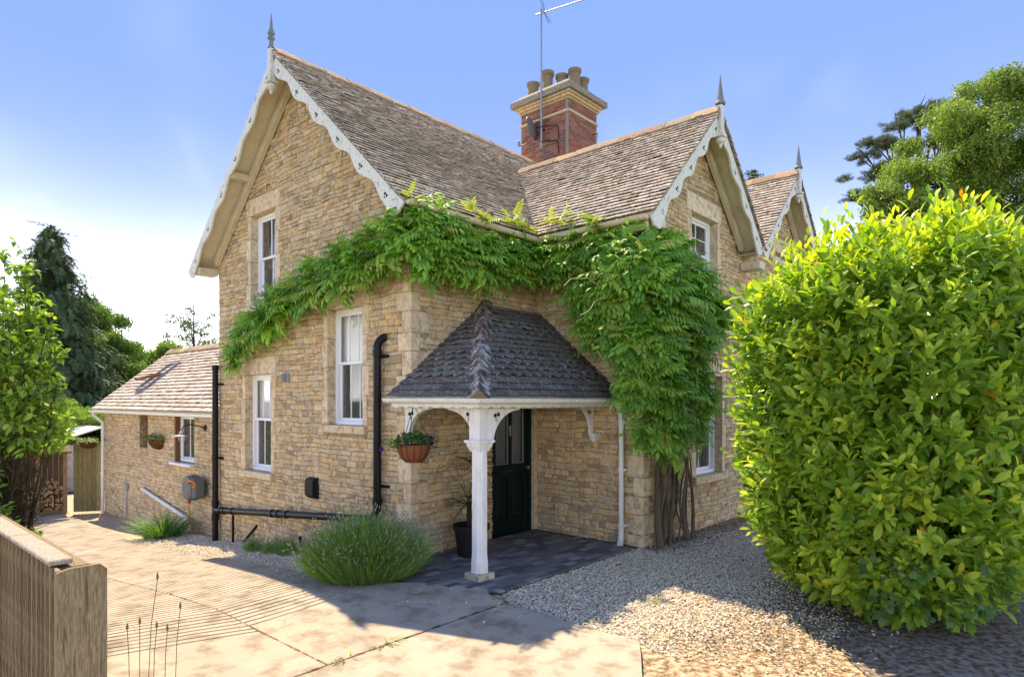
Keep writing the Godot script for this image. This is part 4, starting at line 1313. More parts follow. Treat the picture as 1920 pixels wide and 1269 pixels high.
	mb.tube([Vector3(-0.05, 1.78, -13.4), Vector3(-0.05, 1.7, -13.4), Vector3(0.17, 1.5, -13.4), Vector3(0.17, -1.0, -13.4)], 0.042, 12)
	part("pipe", mb, M.white, d2)
	mb = MB.new()
	collar(mb, Vector3(0.17, 1.35, -13.4), up, 0.053, 0.07); collar(mb, Vector3(0.17, 0.1, -13.4), up, 0.053, 0.05)
	part("collar", mb, M.white, d2)
	var wp := thing("waste_pipe", "white waste pipe sloping across the outbuilding wall to a drain", "drainpipe", Vector3(0.15, -0.8, -7.9))
	mb = MB.new()
	mb.tube([Vector3(0.25, -0.03, -10.45), Vector3(0.17, -0.05, -10.4), Vector3(0.17, -0.43, -7.75), Vector3(0.14, -0.5, -7.6), Vector3(0.08, -0.78, -7.85)], 0.042, 12)
	part("pipe", mb, M.white, wp)
	mb = MB.new()
	collar(mb, Vector3(0.17, -0.42, -7.8), Vector3(0, -0.14, 1).normalized(), 0.052, 0.1)
	part("collar", mb, M.white, wp)
	var gy := thing("drain_gully", "small dark drain grating under the white waste pipe", "drain", Vector3(0.0, -0.72, -7.9))
	mb = MB.new()
	for i in 5: mb.box(Transform3D(Basis(), Vector3(0.0, -0.715, -8.0 + i * 0.05)), Vector3(0.26, 0.03, 0.02))
	part("grating", mb, M.lead, gy)
	mb = MB.new()
	mb.box(Transform3D(Basis(), Vector3(0.0, -0.73, -7.9)), Vector3(0.3, 0.03, 0.3))
	part("surround", mb, M.blackmatt, gy)
	var sk := thing("socket_box", "little grey weatherproof socket box on the outbuilding wall", "socket", Vector3(0.22, -0.1, -11.6))
	mb = MB.new()
	mb.cbox(Transform3D(Basis(), Vector3(0.2, -0.12, -11.6)), Vector3(0.08, 0.16, 0.14), 0.015)
	part("box", mb, M.lightgrey, sk)
	mb = MB.new()
	mb.tube([Vector3(0.21, -0.2, -11.6), Vector3(0.21, -0.95, -11.62)], 0.012, 6)
	part("conduit", mb, M.lightgrey, sk)
	# hose reel
	var hr := thing("hose_reel", "grey wall-mounted hose reel with orange handle on the outbuilding wall", "hose reel", Vector3(0.1, 0.3, -7.0))
	var t := Transform3D(Basis(Vector3(0, 0, 1), PI / 2), Vector3(0.16, 0.3, -7.05))
	mb = MB.new()
	mb.lathe(t, [Vector2(0.0, 0.0), Vector2(0.2, 0.0), Vector2(0.25, 0.03), Vector2(0.265, 0.09), Vector2(0.26, 0.2), Vector2(0.23, 0.26), Vector2(0.16, 0.28), Vector2(0.05, 0.275), Vector2(0.0, 0.27)], 28)
	part("drum", mb, M.grey, hr)
	mb = MB.new()
	mb.cbox(Transform3D(Basis(), Vector3(0.04, 0.3, -6.86)), Vector3(0.24, 0.4, 0.26), 0.04)
	part("housing", mb, M.grey, hr)
	mb = MB.new()
	mb.tube([Vector3(-0.09, 0.36, -6.95), Vector3(-0.13, 0.4, -6.94), Vector3(-0.13, 0.46, -6.88), Vector3(-0.1, 0.47, -6.76), Vector3(-0.06, 0.42, -6.73), Vector3(-0.05, 0.36, -6.74)], 0.022, 10)
	mb.cbox(Transform3D(Basis(), Vector3(-0.06, 0.34, -6.85)), Vector3(0.05, 0.04, 0.24), 0.012)
	part("handle", mb, M.orange, hr)
	mb = MB.new()
	mb.tube([Vector3(0.02, 0.08, -7.1), Vector3(0.0, -0.1, -7.2), Vector3(0.05, -0.4, -7.2), Vector3(0.08, -0.62, -7.2)], 0.012, 8)
	part("hose", mb, M.orange, hr)
	mb = MB.new()
	mb.cbox(Transform3D(Basis(), Vector3(0.0, 0.02, -7.16)), Vector3(0.06, 0.1, 0.06), 0.01)
	part("connector", mb, M.red, hr)
	# wall lamp on a swan neck
	var lm := thing("wall_lamp", "dark swan-neck wall lamp with flat shade over the outbuilding window", "lamp", Vector3(0.25, 1.5, -6.95))
	mb = MB.new()
	mb.lathe(Transform3D(Basis(Vector3(0, 0, 1), PI / 2), Vector3(0.25, 1.52, -6.95)), [Vector2(0.07, 0.0), Vector2(0.07, 0.02), Vector2(0.03, 0.05), Vector2(0.0, 0.05)], 14)
	part("wall_plate", mb, M.iron, lm)
	mb = MB.new()
	mb.tube([Vector3(0.22, 1.52, -6.95), Vector3(0.1, 1.57, -6.99), Vector3(-0.04, 1.6, -7.03), Vector3(-0.15, 1.57, -7.06), Vector3(-0.18, 1.49, -7.07), Vector3(-0.18, 1.43, -7.07)], 0.011, 8)
	part("arm", mb, M.iron, lm)
	mb = MB.new()
	mb.lathe(Transform3D(Basis(), Vector3(-0.18, 1.36, -7.07)), [Vector2(0.19, 0.0), Vector2(0.18, 0.015), Vector2(0.06, 0.04), Vector2(0.05, 0.09), Vector2(0.02, 0.11), Vector2(0.0, 0.11)], 20)
	part("shade", mb, M.lightgrey, lm)
	mb = MB.new()
	mb.lathe(Transform3D(Basis(), Vector3(-0.18, 1.24, -7.07)), [Vector2(0.0, 0.0), Vector2(0.05, 0.015), Vector2(0.07, 0.06), Vector2(0.06, 0.11), Vector2(0.04, 0.12)], 14)
	part("globe", mb, M.glass, lm)
	# aerial and dish on the chimney
	var ae := thing("tv_aerial", "tall grey television aerial mast strapped to the chimney", "aerial", Vector3(6.15, 7.9, -2.79))
	mb = MB.new()
	mb.tube([Vector3(6.15, 7.95, -2.79), Vector3(6.15, 9.6, -2.79)], 0.026, 10)
	mb.tube([Vector3(6.15, 9.6, -2.79), Vector3(6.15, 11.2, -2.79)], 0.02, 10)
	part("mast", mb, M.metal, ae)
	mb = MB.new()
	var b0 := Vector3(6.15, 11.13, -2.95); var b1 := Vector3(6.15, 10.9, -1.5)
	mb.tube([b0, b1], 0.014, 6)
	part("boom", mb, M.metal, ae)
	for i in 14:
		mb = MB.new()
		var p := b0.lerp(b1, 0.24 + 0.76 * i / 14.0)
		mb.tube([p - Vector3(0.05, 0.03, 0), p + Vector3(0.05, 0.05, 0)], 0.006, 5)
		part("element", mb, M.metal, ae)
	for s in [1.0, -1.0]:
		mb = MB.new()
		var p := b0.lerp(b1, 0.16)
		mb.tube([p, p + Vector3(0.0, s * 0.33 + 0.02, 0.12 * -s + 0.02)], 0.012, 6)
		mb.tube([p + Vector3(0.05, 0, 0), p + Vector3(0.05, s * 0.3 + 0.02, 0.12 * -s + 0.05)], 0.01, 6)
		part("reflector", mb, M.metal, ae)
	for y in [8.1, 8.45]:
		mb = MB.new()
		mb.tube([Vector3(6.13, y, -2.79), Vector3(6.2, y, -2.6), Vector3(6.33, y, -2.45), Vector3(6.34, y - 0.3, -2.42)], 0.014, 6)
		part("bracket", mb, M.iron, ae)
	var di := thing("satellite_dish", "small dark grey satellite dish on the chimney face", "satellite dish", Vector3(6.2, 8.5, -2.98))
	var look := Basis.looking_at(Vector3(-0.35, -0.25, -1.0).normalized())
	mb = MB.new()
	mb.lathe(Transform3D(look * Basis(Vector3(1, 0, 0), -PI / 2), Vector3(6.15, 8.5, -2.98)), [Vector2(0.0, 0.0), Vector2(0.12, 0.012), Vector2(0.22, 0.045), Vector2(0.29, 0.08), Vector2(0.29, 0.09), Vector2(0.22, 0.055), Vector2(0.12, 0.022), Vector2(0.0, 0.01)], 20)
	part("dish", mb, M.grey, di)
	mb = MB.new()
	mb.tube([Vector3(6.15, 8.25, -3.0), Vector3(6.1, 8.15, -3.3), Vector3(6.1, 8.17, -3.42)], 0.012, 6)
	part("arm", mb, M.grey, di)
	mb = MB.new()
	mb.cbox(Transform3D(Basis(), Vector3(6.1, 8.22, -3.45)), Vector3(0.07, 0.14, 0.07), 0.015)
	part("receiver", mb, M.lightgrey, di)
	mb = MB.new()
	mb.tube([Vector3(6.15, 8.5, -2.95), Vector3(6.22, 8.48, -2.88), Vector3(6.35, 8.45, -2.85)], 0.02, 8)
	part("mount", mb, M.iron, di)

# ---------------------------------------------------------------- ground
func sheet(mb: MB, xs: Array, zs: Array, lift: float, col: Callable) -> void:
	for i in xs.size() - 1:
		for j in zs.size() - 1:
			var p := []
			for q in [[i, j + 1], [i + 1, j + 1], [i + 1, j], [i, j]]:
				p.append(Vector3(xs[q[0]], ground_y(xs[q[0]], zs[q[1]]) + lift, zs[q[1]]))
			mb.quad(p[0], p[1], p[2], p[3], col.call((xs[i] + xs[i + 1]) / 2.0, (zs[j] + zs[j + 1]) / 2.0))

func steps(a: float, b: float, n: int) -> Array:
	var r := []
	for i in n + 1: r.append(lerpf(a, b, float(i) / n))
	return r

# the right edge of the drive against gravel strip, lavender and paving
const DRIVE_EDGE := [[-14.0, -0.55], [-9.0, -0.75], [-6.6, -1.15], [-2.5, -1.12], [-0.5, -1.22], [0.3, -1.3], [0.85, -0.98], [1.1, -0.72], [1.9, -0.3], [2.2, -0.56]]
func drive_edge(z: float) -> float:
	for i in DRIVE_EDGE.size() - 1:
		if z <= DRIVE_EDGE[i + 1][0]:
			return lerpf(DRIVE_EDGE[i][1], DRIVE_EDGE[i + 1][1], clampf((z - DRIVE_EDGE[i][0]) / (DRIVE_EDGE[i + 1][0] - DRIVE_EDGE[i][0]), 0.0, 1.0))
	return -0.56

func concrete_tint(x: float, z: float) -> Color:
	var k := wob.get_noise_2d(x * 22.0 + 300.0, z * 22.0)
	var w := wob.get_noise_2d(x * 60.0 - 100.0, z * 60.0)
	return Color(0.5, 0.445, 0.36).lerp(Color(0.52, 0.43, 0.335), clampf(k * 1.2, 0.0, 0.6)) * (1.0 + 0.12 * w)

# a slab whose grooves run across it; slant turns the grooves
func grooved(mb: MB, left: Callable, right: Callable, t0: float, t1: float, groove_to: float, slant: float, zmax: float) -> void:
	var cols := 14
	var t := t0
	var rows := []
	while t < t1:
		if t < groove_to:
			rows.append([t, 0.0]); rows.append([t + 0.07, 0.0]); rows.append([t + 0.078, 1.0]); rows.append([t + 0.088, 1.0]); rows.append([t + 0.096, 0.0])
			t += 0.1
		else:
			rows.append([t, 0.0])
			t += 0.12
	rows.append([t1, 0.0])
	var pts := []
	for r in rows:
		var line := []
		for i in cols + 1:
			var z: float = r[0]
			var a: float = left.call(z); var b: float = right.call(z)
			var x := lerpf(a, b, float(i) / cols)
			z += slant * (x + 2.63)
			z = minf(z + 0.012 * wob.get_noise_2d(x * 90.0, floorf(r[0] * 10.0) * 37.0), zmax)
			if r[1] > 0.5: x = lerpf(a, b, float(i) / cols)
			var deep: float = 0.0
			if r[1] > 0.5: deep = clampf(0.014 + 0.016 * wob.get_noise_2d(x * 45.0 + 77.0, r[0] * 40.0), 0.0015, 0.02)
			line.append(Vector3(x, ground_y(x, z) + 0.03 - deep + 0.006 * wob.get_noise_2d(x * 30.0, z * 30.0), z))
		pts.append(line)
	for j in pts.size() - 1:
		for i in cols:
			var a: Vector3 = pts[j + 1][i]; var b: Vector3 = pts[j + 1][i + 1]; var c: Vector3 = pts[j][i + 1]; var d: Vector3 = pts[j][i]
			mb.quad(a, b, c, d, concrete_tint((a.x + b.x) / 2.0, (a.z + c.z) / 2.0))
	# edges of the slab down to the soil
	for j in pts.size() - 1:
		for e in [0, cols]:
			var p: Vector3 = pts[j][e]; var q: Vector3 = pts[j + 1][e]
			var dn := Vector3(0, -0.12, 0)
			if e == 0: mb.quad(p, p + dn, q + dn, q, Color(0.4, 0.35, 0.28))
			else: mb.quad(q, q + dn, p + dn, p, Color(0.4, 0.35, 0.28))

func build_ground() -> void:
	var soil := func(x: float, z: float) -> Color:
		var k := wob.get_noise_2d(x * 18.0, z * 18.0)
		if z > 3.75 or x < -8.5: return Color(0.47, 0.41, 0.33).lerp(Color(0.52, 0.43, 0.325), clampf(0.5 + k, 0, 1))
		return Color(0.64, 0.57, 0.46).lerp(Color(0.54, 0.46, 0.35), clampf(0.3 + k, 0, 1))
	var mb := MB.new()
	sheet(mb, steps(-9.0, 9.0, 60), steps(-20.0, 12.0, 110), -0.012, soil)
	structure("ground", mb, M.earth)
	# the land beyond
	var far := MB.new()
	var grass := func(_x, _z): return Color(0.1, 0.16, 0.04)
	var zs := [-900.0, -300.0, -120.0, -60.0, -40.0, -30.0, -20.0, -13.5, -9.5, -5.75, -2.7, -1.0, 0.2, 12.0, 40.0, 120.0, 400.0]
	sheet(far, [-600.0, -200.0, -60.0, -20.0, -9.0], zs, -0.03, grass)
	sheet(far, [9.0, 20.0, 60.0, 200.0, 900.0], zs, -0.03, grass)
	sheet(far, [-9.0, 9.0], [-900.0, -300.0, -120.0, -60.0, -40.0, -30.0, -20.0], -0.03, grass)
	sheet(far, [-9.0, 9.0], [12.0, 40.0, 120.0, 400.0], -0.03, grass)
	structure("field", far, M.earth)
	# concrete drive
	var drive := MB.new()
	grooved(drive, func(_z): return -2.62, func(z): return drive_edge(z - 0.12 * 0.0), -14.0, 2.55, 0.85, -0.1, 2.195)
	structure("drive", drive, M.concrete)
	var drive2 := MB.new()
	grooved(drive2, func(_z): return -8.4, func(_z): return -2.632, -14.0, 4.3, 1.0, 0.34, 2.195)
	structure("drive", drive2, M.concrete)
	var front := MB.new()
	var zsf := steps(2.206, 10.0, 50)
	for j in zsf.size() - 1:
		var za: float = zsf[j]; var zb: float = zsf[j + 1]
		var ra := front_edge(za); var rb := front_edge(zb)
		for i in 24:
			var f := i / 24.0; var g := (i + 1) / 24.0
			var h := func(x: float, z: float) -> Vector3: return Vector3(x, ground_y(x, z) + 0.028 + 0.006 * wob.get_noise_2d(x * 30.0, z * 30.0), z)
			var p: Vector3 = h.call(lerpf(-8.4, rb, f), zb); var q: Vector3 = h.call(lerpf(-8.4, rb, g), zb); var r: Vector3 = h.call(lerpf(-8.4, ra, g), za); var s: Vector3 = h.call(lerpf(-8.4, ra, f), za)
			front.quad(p, q, r, s, concrete_tint(q.x - 0.1, za))
		front.quad(Vector3(rb, 0.03, zb), Vector3(rb, -0.1, zb), Vector3(ra, -0.1, za), Vector3(ra, 0.03, za), Color(0.45, 0.4, 0.32))
	structure("apron", front, M.concrete)
	# soil and moss packed into the joints
	var fill := MB.new()
	for i in 90:
		var x := -8.0 + 7.5 * i / 90.0
		fill.box(Transform3D(Basis(Vector3(0, 1, 0), rnd(-0.03, 0.03)), Vector3(x, 0.006 + rnd(0, 0.012), 2.2)), Vector3(0.1, 0.03, 0.022 + rnd(0, 0.012)), vary(Color(0.22, 0.18, 0.12) if rng.randf() < 0.75 else Color(0.14, 0.16, 0.06), 0.25))
	for i in 150:
		var z := -12.0 + 14.2 * i / 150.0
		fill.box(Transform3D(Basis(), Vector3(-2.626, ground_y(0, z) + 0.008 + rnd(0, 0.01), z)), Vector3(0.014 + rnd(0, 0.012), 0.03, 0.11), vary(Color(0.26, 0.21, 0.15), 0.25))
	structure("joint_soil", fill, M.earth)
	# tarmac lane under the hedge
	var lane := MB.new()
	var lx := steps(-1.2, 14.0, 40)
	for i in lx.size() - 1:
		var ea: float = 5.0 + 0.12 * wob.get_noise_1d(lx[i] * 70.0) - 0.04 * lx[i] + maxf(0.0, 0.5 - lx[i]) * 0.8; var eb: float = 5.0 + 0.12 * wob.get_noise_1d(lx[i + 1] * 70.0) - 0.04 * lx[i + 1] + maxf(0.0, 0.5 - lx[i + 1]) * 0.8
		var zs2 := [0.0, 0.3, 1.0, 3.0, 6.0]
		for k in zs2.size() - 1:
			lane.quad(Vector3(lx[i], 0.004, ea + zs2[k + 1]), Vector3(lx[i + 1], 0.004, eb + zs2[k + 1]), Vector3(lx[i + 1], 0.004, eb + zs2[k]), Vector3(lx[i], 0.004, ea + zs2[k]), Color(0.3, 0.27, 0.25))
	structure("lane", lane, M.earth)
	# porch paving: dark brick pavers in running bond
	var bed := MB.new()
	bed.prism(PackedVector2Array([Vector2(-0.32, -1.9), Vector2(2.6, -1.9), Vector2(2.6, 0.0), Vector2(-0.75, 0.0), Vector2(-0.75, -1.05)]), Vector3(0, -0.06, 0), Vector3(1, 0, 0), Vector3(0, 0, -1), 0.068, Color(0.16, 0.14, 0.12))
	var paving := structure("porch_paving", bed, M.earth)
	var kinds := []
	for col in [Color(0.26, 0.257, 0.255), Color(0.31, 0.305, 0.3), Color(0.19, 0.188, 0.19), Color(0.4, 0.393, 0.38), Color(0.27, 0.257, 0.248), Color(0.48, 0.47, 0.455)]:
		for w in [0.2, 0.095]:
			var one := MB.new()
			one.cbox(Transform3D(), Vector3(w, 0.04, 0.098), 0.005, col)
			kinds.append(one.mesh())
	var row := 0
	var z := 1.845
	while z > 0.04:
		var lo := -0.3 if z > 1.1 else -0.74
		if z > 1.05: lo = lerpf(-0.72, -0.3, clampf((z - 1.05) / 0.85, 0.0, 1.0))
		var x := lo + (0.0 if row % 2 else 0.105)
		if row % 2 == 0: piece("paver", kinds[(rng.randi() % 6) * 2 + 1], M.paver, paving, Transform3D(Basis(), Vector3(lo + 0.05, 0.008, z)))
		while x + 0.2 < 2.6:
			var tilt := Basis(Vector3(rnd(-1, 1), 0, rnd(-1, 1)).normalized(), rnd(-0.012, 0.012)) * Basis(Vector3.UP, rnd(-0.012, 0.012))
			var pick := rng.randi() % 12
			piece("paver", kinds[(pick if pick < 6 else pick % 3) * 2], M.paver, paving, Transform3D(tilt, Vector3(x + 0.1, 0.008 + rnd(-0.002, 0.003), z)))
			x += 0.205
		z -= 0.104
		row += 1
	# gravel
	var peb := []
	var tints := []
	var cols := [Color(0.72, 0.63, 0.46), Color(0.8, 0.72, 0.56), Color(0.6, 0.51, 0.36), Color(0.66, 0.55, 0.38), Color(0.47, 0.39, 0.28), Color(0.84, 0.77, 0.63), Color(0.58, 0.52, 0.43)]
	var add := func(x: float, zz: float, y: float, s: float) -> void:
		var b := Basis.from_euler(Vector3(rnd(0, TAU), rnd(0, TAU), rnd(0, TAU))).scaled(Vector3(s * rnd(0.7, 1.3), s * rnd(0.5, 0.9), s * rnd(0.7, 1.3)))
		peb.append(Transform3D(b, Vector3(x, y, zz)))
		tints.append(vary(cols[rng.randi() % cols.size()], 0.12))
	for i in 90000:
		var x := rnd(-0.6, 8.5); var zz := rnd(1.9, 5.4)
		var edge := -0.57 + 0.05 * sin(zz * 9.0)
		if zz < 2.25 and x < -0.28 - (zz - 1.9) * 0.7: continue
		if zz >= 2.25 and x < edge: continue
		if x > 4.5 and rng.randf() < 0.55: continue
		if zz < 1.97 and x > 2.55: continue
		var lim := 3.95 + 0.25 * sin(x * 1.7) + 0.5 * wob.get_noise_2d(x * 60.0, zz * 60.0)
		var keep := 1.0 if zz < lim else clampf(1.0 - (zz - lim) / 0.9, 0.12, 1.0) * 0.6
		if rng.randf() > keep: continue
		add.call(x, zz, ground_y(x, zz) + rnd(-0.008, 0.006), rnd(0.006, 0.015))
	for i in 24000:
		var zz := rnd(-7.6, 0.55); var x := rnd(-1.5, 0.05)
		if x < drive_edge(zz) + rnd(-0.12, 0.03): continue
		add.call(x, zz, ground_y(x, zz) + rnd(-0.004, 0.01), rnd(0.006, 0.015))
	for i in 1500:   # stray stones on the drive
		var zz := rnd(-6.5, 2.6); var x := rnd(-2.6, -0.6)
		var off := drive_edge(zz) - x
		if off < 0.0 or rng.randf() > exp(-off * 3.5): continue
		add.call(x, zz, ground_y(x, zz) + 0.035, rnd(0.005, 0.012))
	var pb := MB.new()
	var vs := [Vector3(1, 0.1, 0.2), Vector3(-1, -0.1, 0.1), Vector3(0.1, 1, 0), Vector3(0, -1, 0.15), Vector3(-0.1, 0.1, 1), Vector3(0.15, 0, -1)]
	for f in [[0, 2, 4], [2, 1, 4], [1, 3, 4], [3, 0, 4], [2, 0, 5], [1, 2, 5], [3, 1, 5], [0, 3, 5]]:
		pb.tri(vs[f[0]], vs[f[1]], vs[f[2]])
	var gv := scatter("gravel", pb.mesh(), M.pebble, self, peb, tints)
	gv.set_meta("label", "pale cream limestone gravel around the cottage")
	gv.set_meta("category", "gravel")
	# dry leaf litter and bark by the wisteria and under the hedge
	var lit := []; var lt := []
	for i in 5200:
		var x: float; var zz: float
		var which := rng.randf()
		if which < 0.45:
			x = rnd(2.5, 6.0); zz = 2.0 + absf(rng.randfn(0.0, 0.28))
		elif which < 0.85:
			x = rnd(-0.2, 4.0); zz = 4.75 + rng.randfn(0.0, 0.38)
		else:
			x = rnd(-0.6, 1.5); zz = rnd(3.6, 5.2)
		lit.append(Transform3D(Basis.from_euler(Vector3(rnd(-0.5, 0.5), rnd(0, TAU), rnd(-0.5, 0.5))).scaled(Vector3.ONE * rnd(0.006, 0.022)), Vector3(x, ground_y(x, zz) + 0.012, zz)))
		lt.append(vary([Color(0.12, 0.08, 0.045), Color(0.2, 0.13, 0.07), Color(0.07, 0.05, 0.03), Color(0.3, 0.22, 0.12)][rng.randi() % 4], 0.2))
	var lm := MB.new()
	lm.tri(Vector3(-1, 0, 0), Vector3(0, 0.15, 0.5), Vector3(1, 0, 0.1)); lm.tri(Vector3(-1, 0, 0), Vector3(1, 0, 0.1), Vector3(0, 0.2, -0.5))
	var lf := scatter("leaf_litter", lm.mesh(), M.blade, self, lit, lt)
	lf.set_meta("label", "brown leaf litter scattered under hedge and wisteria")
	lf.set_meta("category", "leaf litter")

func front_edge(z: float) -> float:
	var base := -0.57
	if z > 3.75: base = -0.57 - (z - 3.75) * 1.5
	return maxf(base + 0.05 * wob.get_noise_1d(z * 90.0), -3.5)

# ---------------------------------------------------------------- plants
# a folded leaf along +x, its face up (+y); outline gives [t, half width]
func leaf_mesh(length: float, outline: Array, fold: float, droop: float, col: Color = Color.WHITE) -> MB:
	var mb := MB.new()
	for side in [-1.0, 1.0]:
		for i in outline.size() - 1:
			var a: Array = outline[i]; var b: Array = outline[i + 1]
			var P := func(q: Array, edge: bool) -> Vector3:
				var t: float = q[0]
				var w: float = q[1] if edge else 0.0
				return Vector3(t * length, w * fold - droop * t * t * length, w * side)
			var c0: Vector3 = P.call(a, false); var c1: Vector3 = P.call(b, false); var e0: Vector3 = P.call(a, true); var e1: Vector3 = P.call(b, true)
			if side > 0:
				if a[1] > 0.0: mb.tri(c0, e0, e1, col)
				if b[1] > 0.0: mb.tri(c0, e1, c1, col)
			else:
				if a[1] > 0.0: mb.tri(c0, e1, e0, col)
				if b[1] > 0.0: mb.tri(c0, c1, e1, col)
	return mb

func facing(x: Vector3, y: Vector3, s: float) -> Basis:
	x = x.normalized()
	var z := x.cross(y)
	if z.length() < 0.01: z = x.cross(Vector3(0.3, 0.8, 0.5))
	z = z.normalized()
	return Basis(x, z.cross(x).normalized(), z).scaled(Vector3.ONE * s)

const OVAL := [[0.0, 0.0], [0.2, 0.017], [0.48, 0.031], [0.76, 0.026], [1.0, 0.0]]
const HEDGE := Vector3(2.45, 0, 5.15)

# the top falls away towards the cottage
func shoulder(p: Vector3) -> float:
	return 0.13 * clampf((p.x - HEDGE.x) / 1.8 + (p.z - HEDGE.z) / 1.25 + 0.3, -1.6, 0.4)

func hedge_at(phi: float, y: float) -> Vector3:
	var grow := [[0.0, 0.58], [0.25, 0.72], [0.8, 0.91], [1.5, 1.0], [2.6, 1.0], [3.15, 0.94], [3.5, 0.82], [3.75, 0.5]]
	var k := 0.5
	for i in grow.size() - 1:
		if y >= grow[i][0] and y <= grow[i + 1][0]: k = lerpf(grow[i][1], grow[i + 1][1], (y - grow[i][0]) / (grow[i + 1][0] - grow[i][0]))
	var c := cos(phi); var s := sin(phi)
	var q := pow(pow(absf(c), 3.2) + pow(absf(s), 3.2), -0.3125)   # a rounded square in plan
	k *= 1.0 + 0.07 * wob.get_noise_3d(c * 70.0, y * 45.0, s * 70.0)
	return HEDGE + Vector3(1.8 * k * c * q, y, 1.25 * k * s * q)

func build_hedge() -> void:
	var h := thing("laurel_hedge", "tall clipped laurel hedge with glossy yellow-green leaves beside the gravel", "hedge", HEDGE)
	var spots := []; var cols := []
	var shoots := 3300
	var old := [Color(0.22, 0.38, 0.04), Color(0.27, 0.44, 0.045), Color(0.34, 0.5, 0.055), Color(0.16, 0.3, 0.035)]
	var young := [Color(0.52, 0.63, 0.065), Color(0.6, 0.68, 0.075), Color(0.44, 0.57, 0.06)]
	for i in shoots:
		var phi := rnd(0, TAU)
		var y: float
		var p: Vector3; var nrm: Vector3
		if i % 4 == 0:
			var r := sqrt(rng.randf())
			p = hedge_at(phi, 3.3)
			p = HEDGE + Vector3((p.x - HEDGE.x) * r, 0, (p.z - HEDGE.z) * r)
			p.y = 3.42 + 0.22 * wob.get_noise_2d(p.x * 60.0, p.z * 60.0) + shoulder(p) + rnd(-0.1, 0.15) - 0.3 * pow(r, 4.0)
			nrm = Vector3(rnd(-0.3, 0.3), 1, rnd(-0.3, 0.3)).normalized()
		else:
			y = rnd(0.06, 3.5)
			p = hedge_at(phi, y)
			if y > 3.3 + shoulder(p):
				p.y = 3.3 + shoulder(p) - rnd(0.0, 1.2)
			nrm = Vector3((p.x - HEDGE.x) / 1.8, 0.05 if y < 2.8 else (y - 2.8), (p.z - HEDGE.z) / 1.25).normalized()
		var d := (nrm * rnd(0.6, 1.0) + Vector3(0, rnd(0.3, 1.0), 0) + rdir() * 0.4).normalized()
		var length := rnd(0.16, 0.36) * (rnd(1.1, 2.0) if i % 4 == 0 else 1.0)
		var n := rng.randi_range(6, 10)
		var fresh := rng.randf() < (0.75 if i % 4 == 0 else 0.26)
		var side := d.cross(rdir()).normalized()
		for k in n:
			var t := (k + 0.5) / n
			var a := k * 2.4 + rnd(-0.3, 0.3)
			var out := (side * cos(a) + d.cross(side) * sin(a)).normalized()
			var x := (out * (1.0 - t * 0.55) + d * (0.25 + t * 0.9) + rdir() * 0.15).normalized()
			var at := p - nrm * 0.06 + d * length * t
			spots.append(Transform3D(facing(x, d + Vector3(0, 0.3, 0), rnd(0.55, 1.15) * (0.75 if t > 0.8 else 1.0)), at))
			var col: Color = (young[rng.randi() % 3] if fresh and t > 0.25 else old[rng.randi() % 4])
			if rng.randf() < 0.003: col = Color(0.6, 0.25, 0.03)
			cols.append(vary(col, 0.18))
	for i in 11000:
		var p := hedge_at(rnd(0, TAU), rnd(0.15, 3.4))
		var f := rnd(0.4, 0.93)
		p = Vector3(lerpf(HEDGE.x, p.x, f), p.y, lerpf(HEDGE.z, p.z, f))
		spots.append(Transform3D(facing(rdir() + Vector3(0, -0.2, 0), rdir() + Vector3(0, 0.8, 0), rnd(0.9, 1.25)), p))
		cols.append(vary(old[rng.randi() % 4], 0.2))
	var lf := leaf_mesh(0.155, OVAL, 0.35, 0.16)
	# the leaves that show largest are parts, the rest one mass
	var order := range(spots.size())
	var score := []
	for i in spots.size():
		var b: Basis = spots[i].basis
		var v: Vector3 = (EYE - spots[i].origin)
		var outward := Vector3(spots[i].origin.x - HEDGE.x, 0, spots[i].origin.z - HEDGE.z)
		score.append((absf(b.y.normalized().dot(v.normalized())) * b.x.length_squared() / v.length_squared()) if outward.dot(v) > 1.5 * v.length() * 0.8 else 0.0)
	order.sort_custom(func(a, b): return score[a] > score[b])
	var kinds := []
	for c in [Color(0.27, 0.44, 0.045), Color(0.34, 0.5, 0.055), Color(0.5, 0.61, 0.065), Color(0.22, 0.38, 0.04), Color(0.42, 0.55, 0.06)]:
		kinds.append(leaf_mesh(0.155, OVAL, 0.35, 0.16, c).mesh())
	for i in 300:
		piece("leaf", kinds[rng.randi() % 5], M.laurel, h, spots[order[i]])
	var rest := []; var rc := []
	for i in range(300, order.size()):
		rest.append(spots[order[i]]); rc.append(cols[order[i]])
	scatter("foliage", lf.mesh(), M.laurel, h, rest, rc)
	var st := MB.new()
	for i in 34:
		var a := rnd(0, TAU); var r := rnd(0.2, 0.9)
		var b := HEDGE + Vector3(cos(a) * r, 0, sin(a) * r * 0.8)
		var e := hedge_at(a + rnd(-0.4, 0.4), rnd(1.2, 3.4))
		var m := b.lerp(e, 0.5) + Vector3(rnd(-0.15, 0.15), 0.3, rnd(-0.15, 0.15))
		st.tube([b - Vector3(0, 0.1, 0), m, b.lerp(e, 0.97)], [0.035, 0.022, 0.008], 6, Color(0.16, 0.11, 0.07))
	part("branches", st, M.bark, h)
	# ivy-shaped leaves of a climber in the foot of the hedge
	var lobe := leaf_mesh(0.1, [[0.0, 0.02], [0.2, 0.055], [0.35, 0.035], [0.55, 0.05], [0.75, 0.022], [1.0, 0.0]], 0.12, 0.1)
	var is_ := []; var ic := []
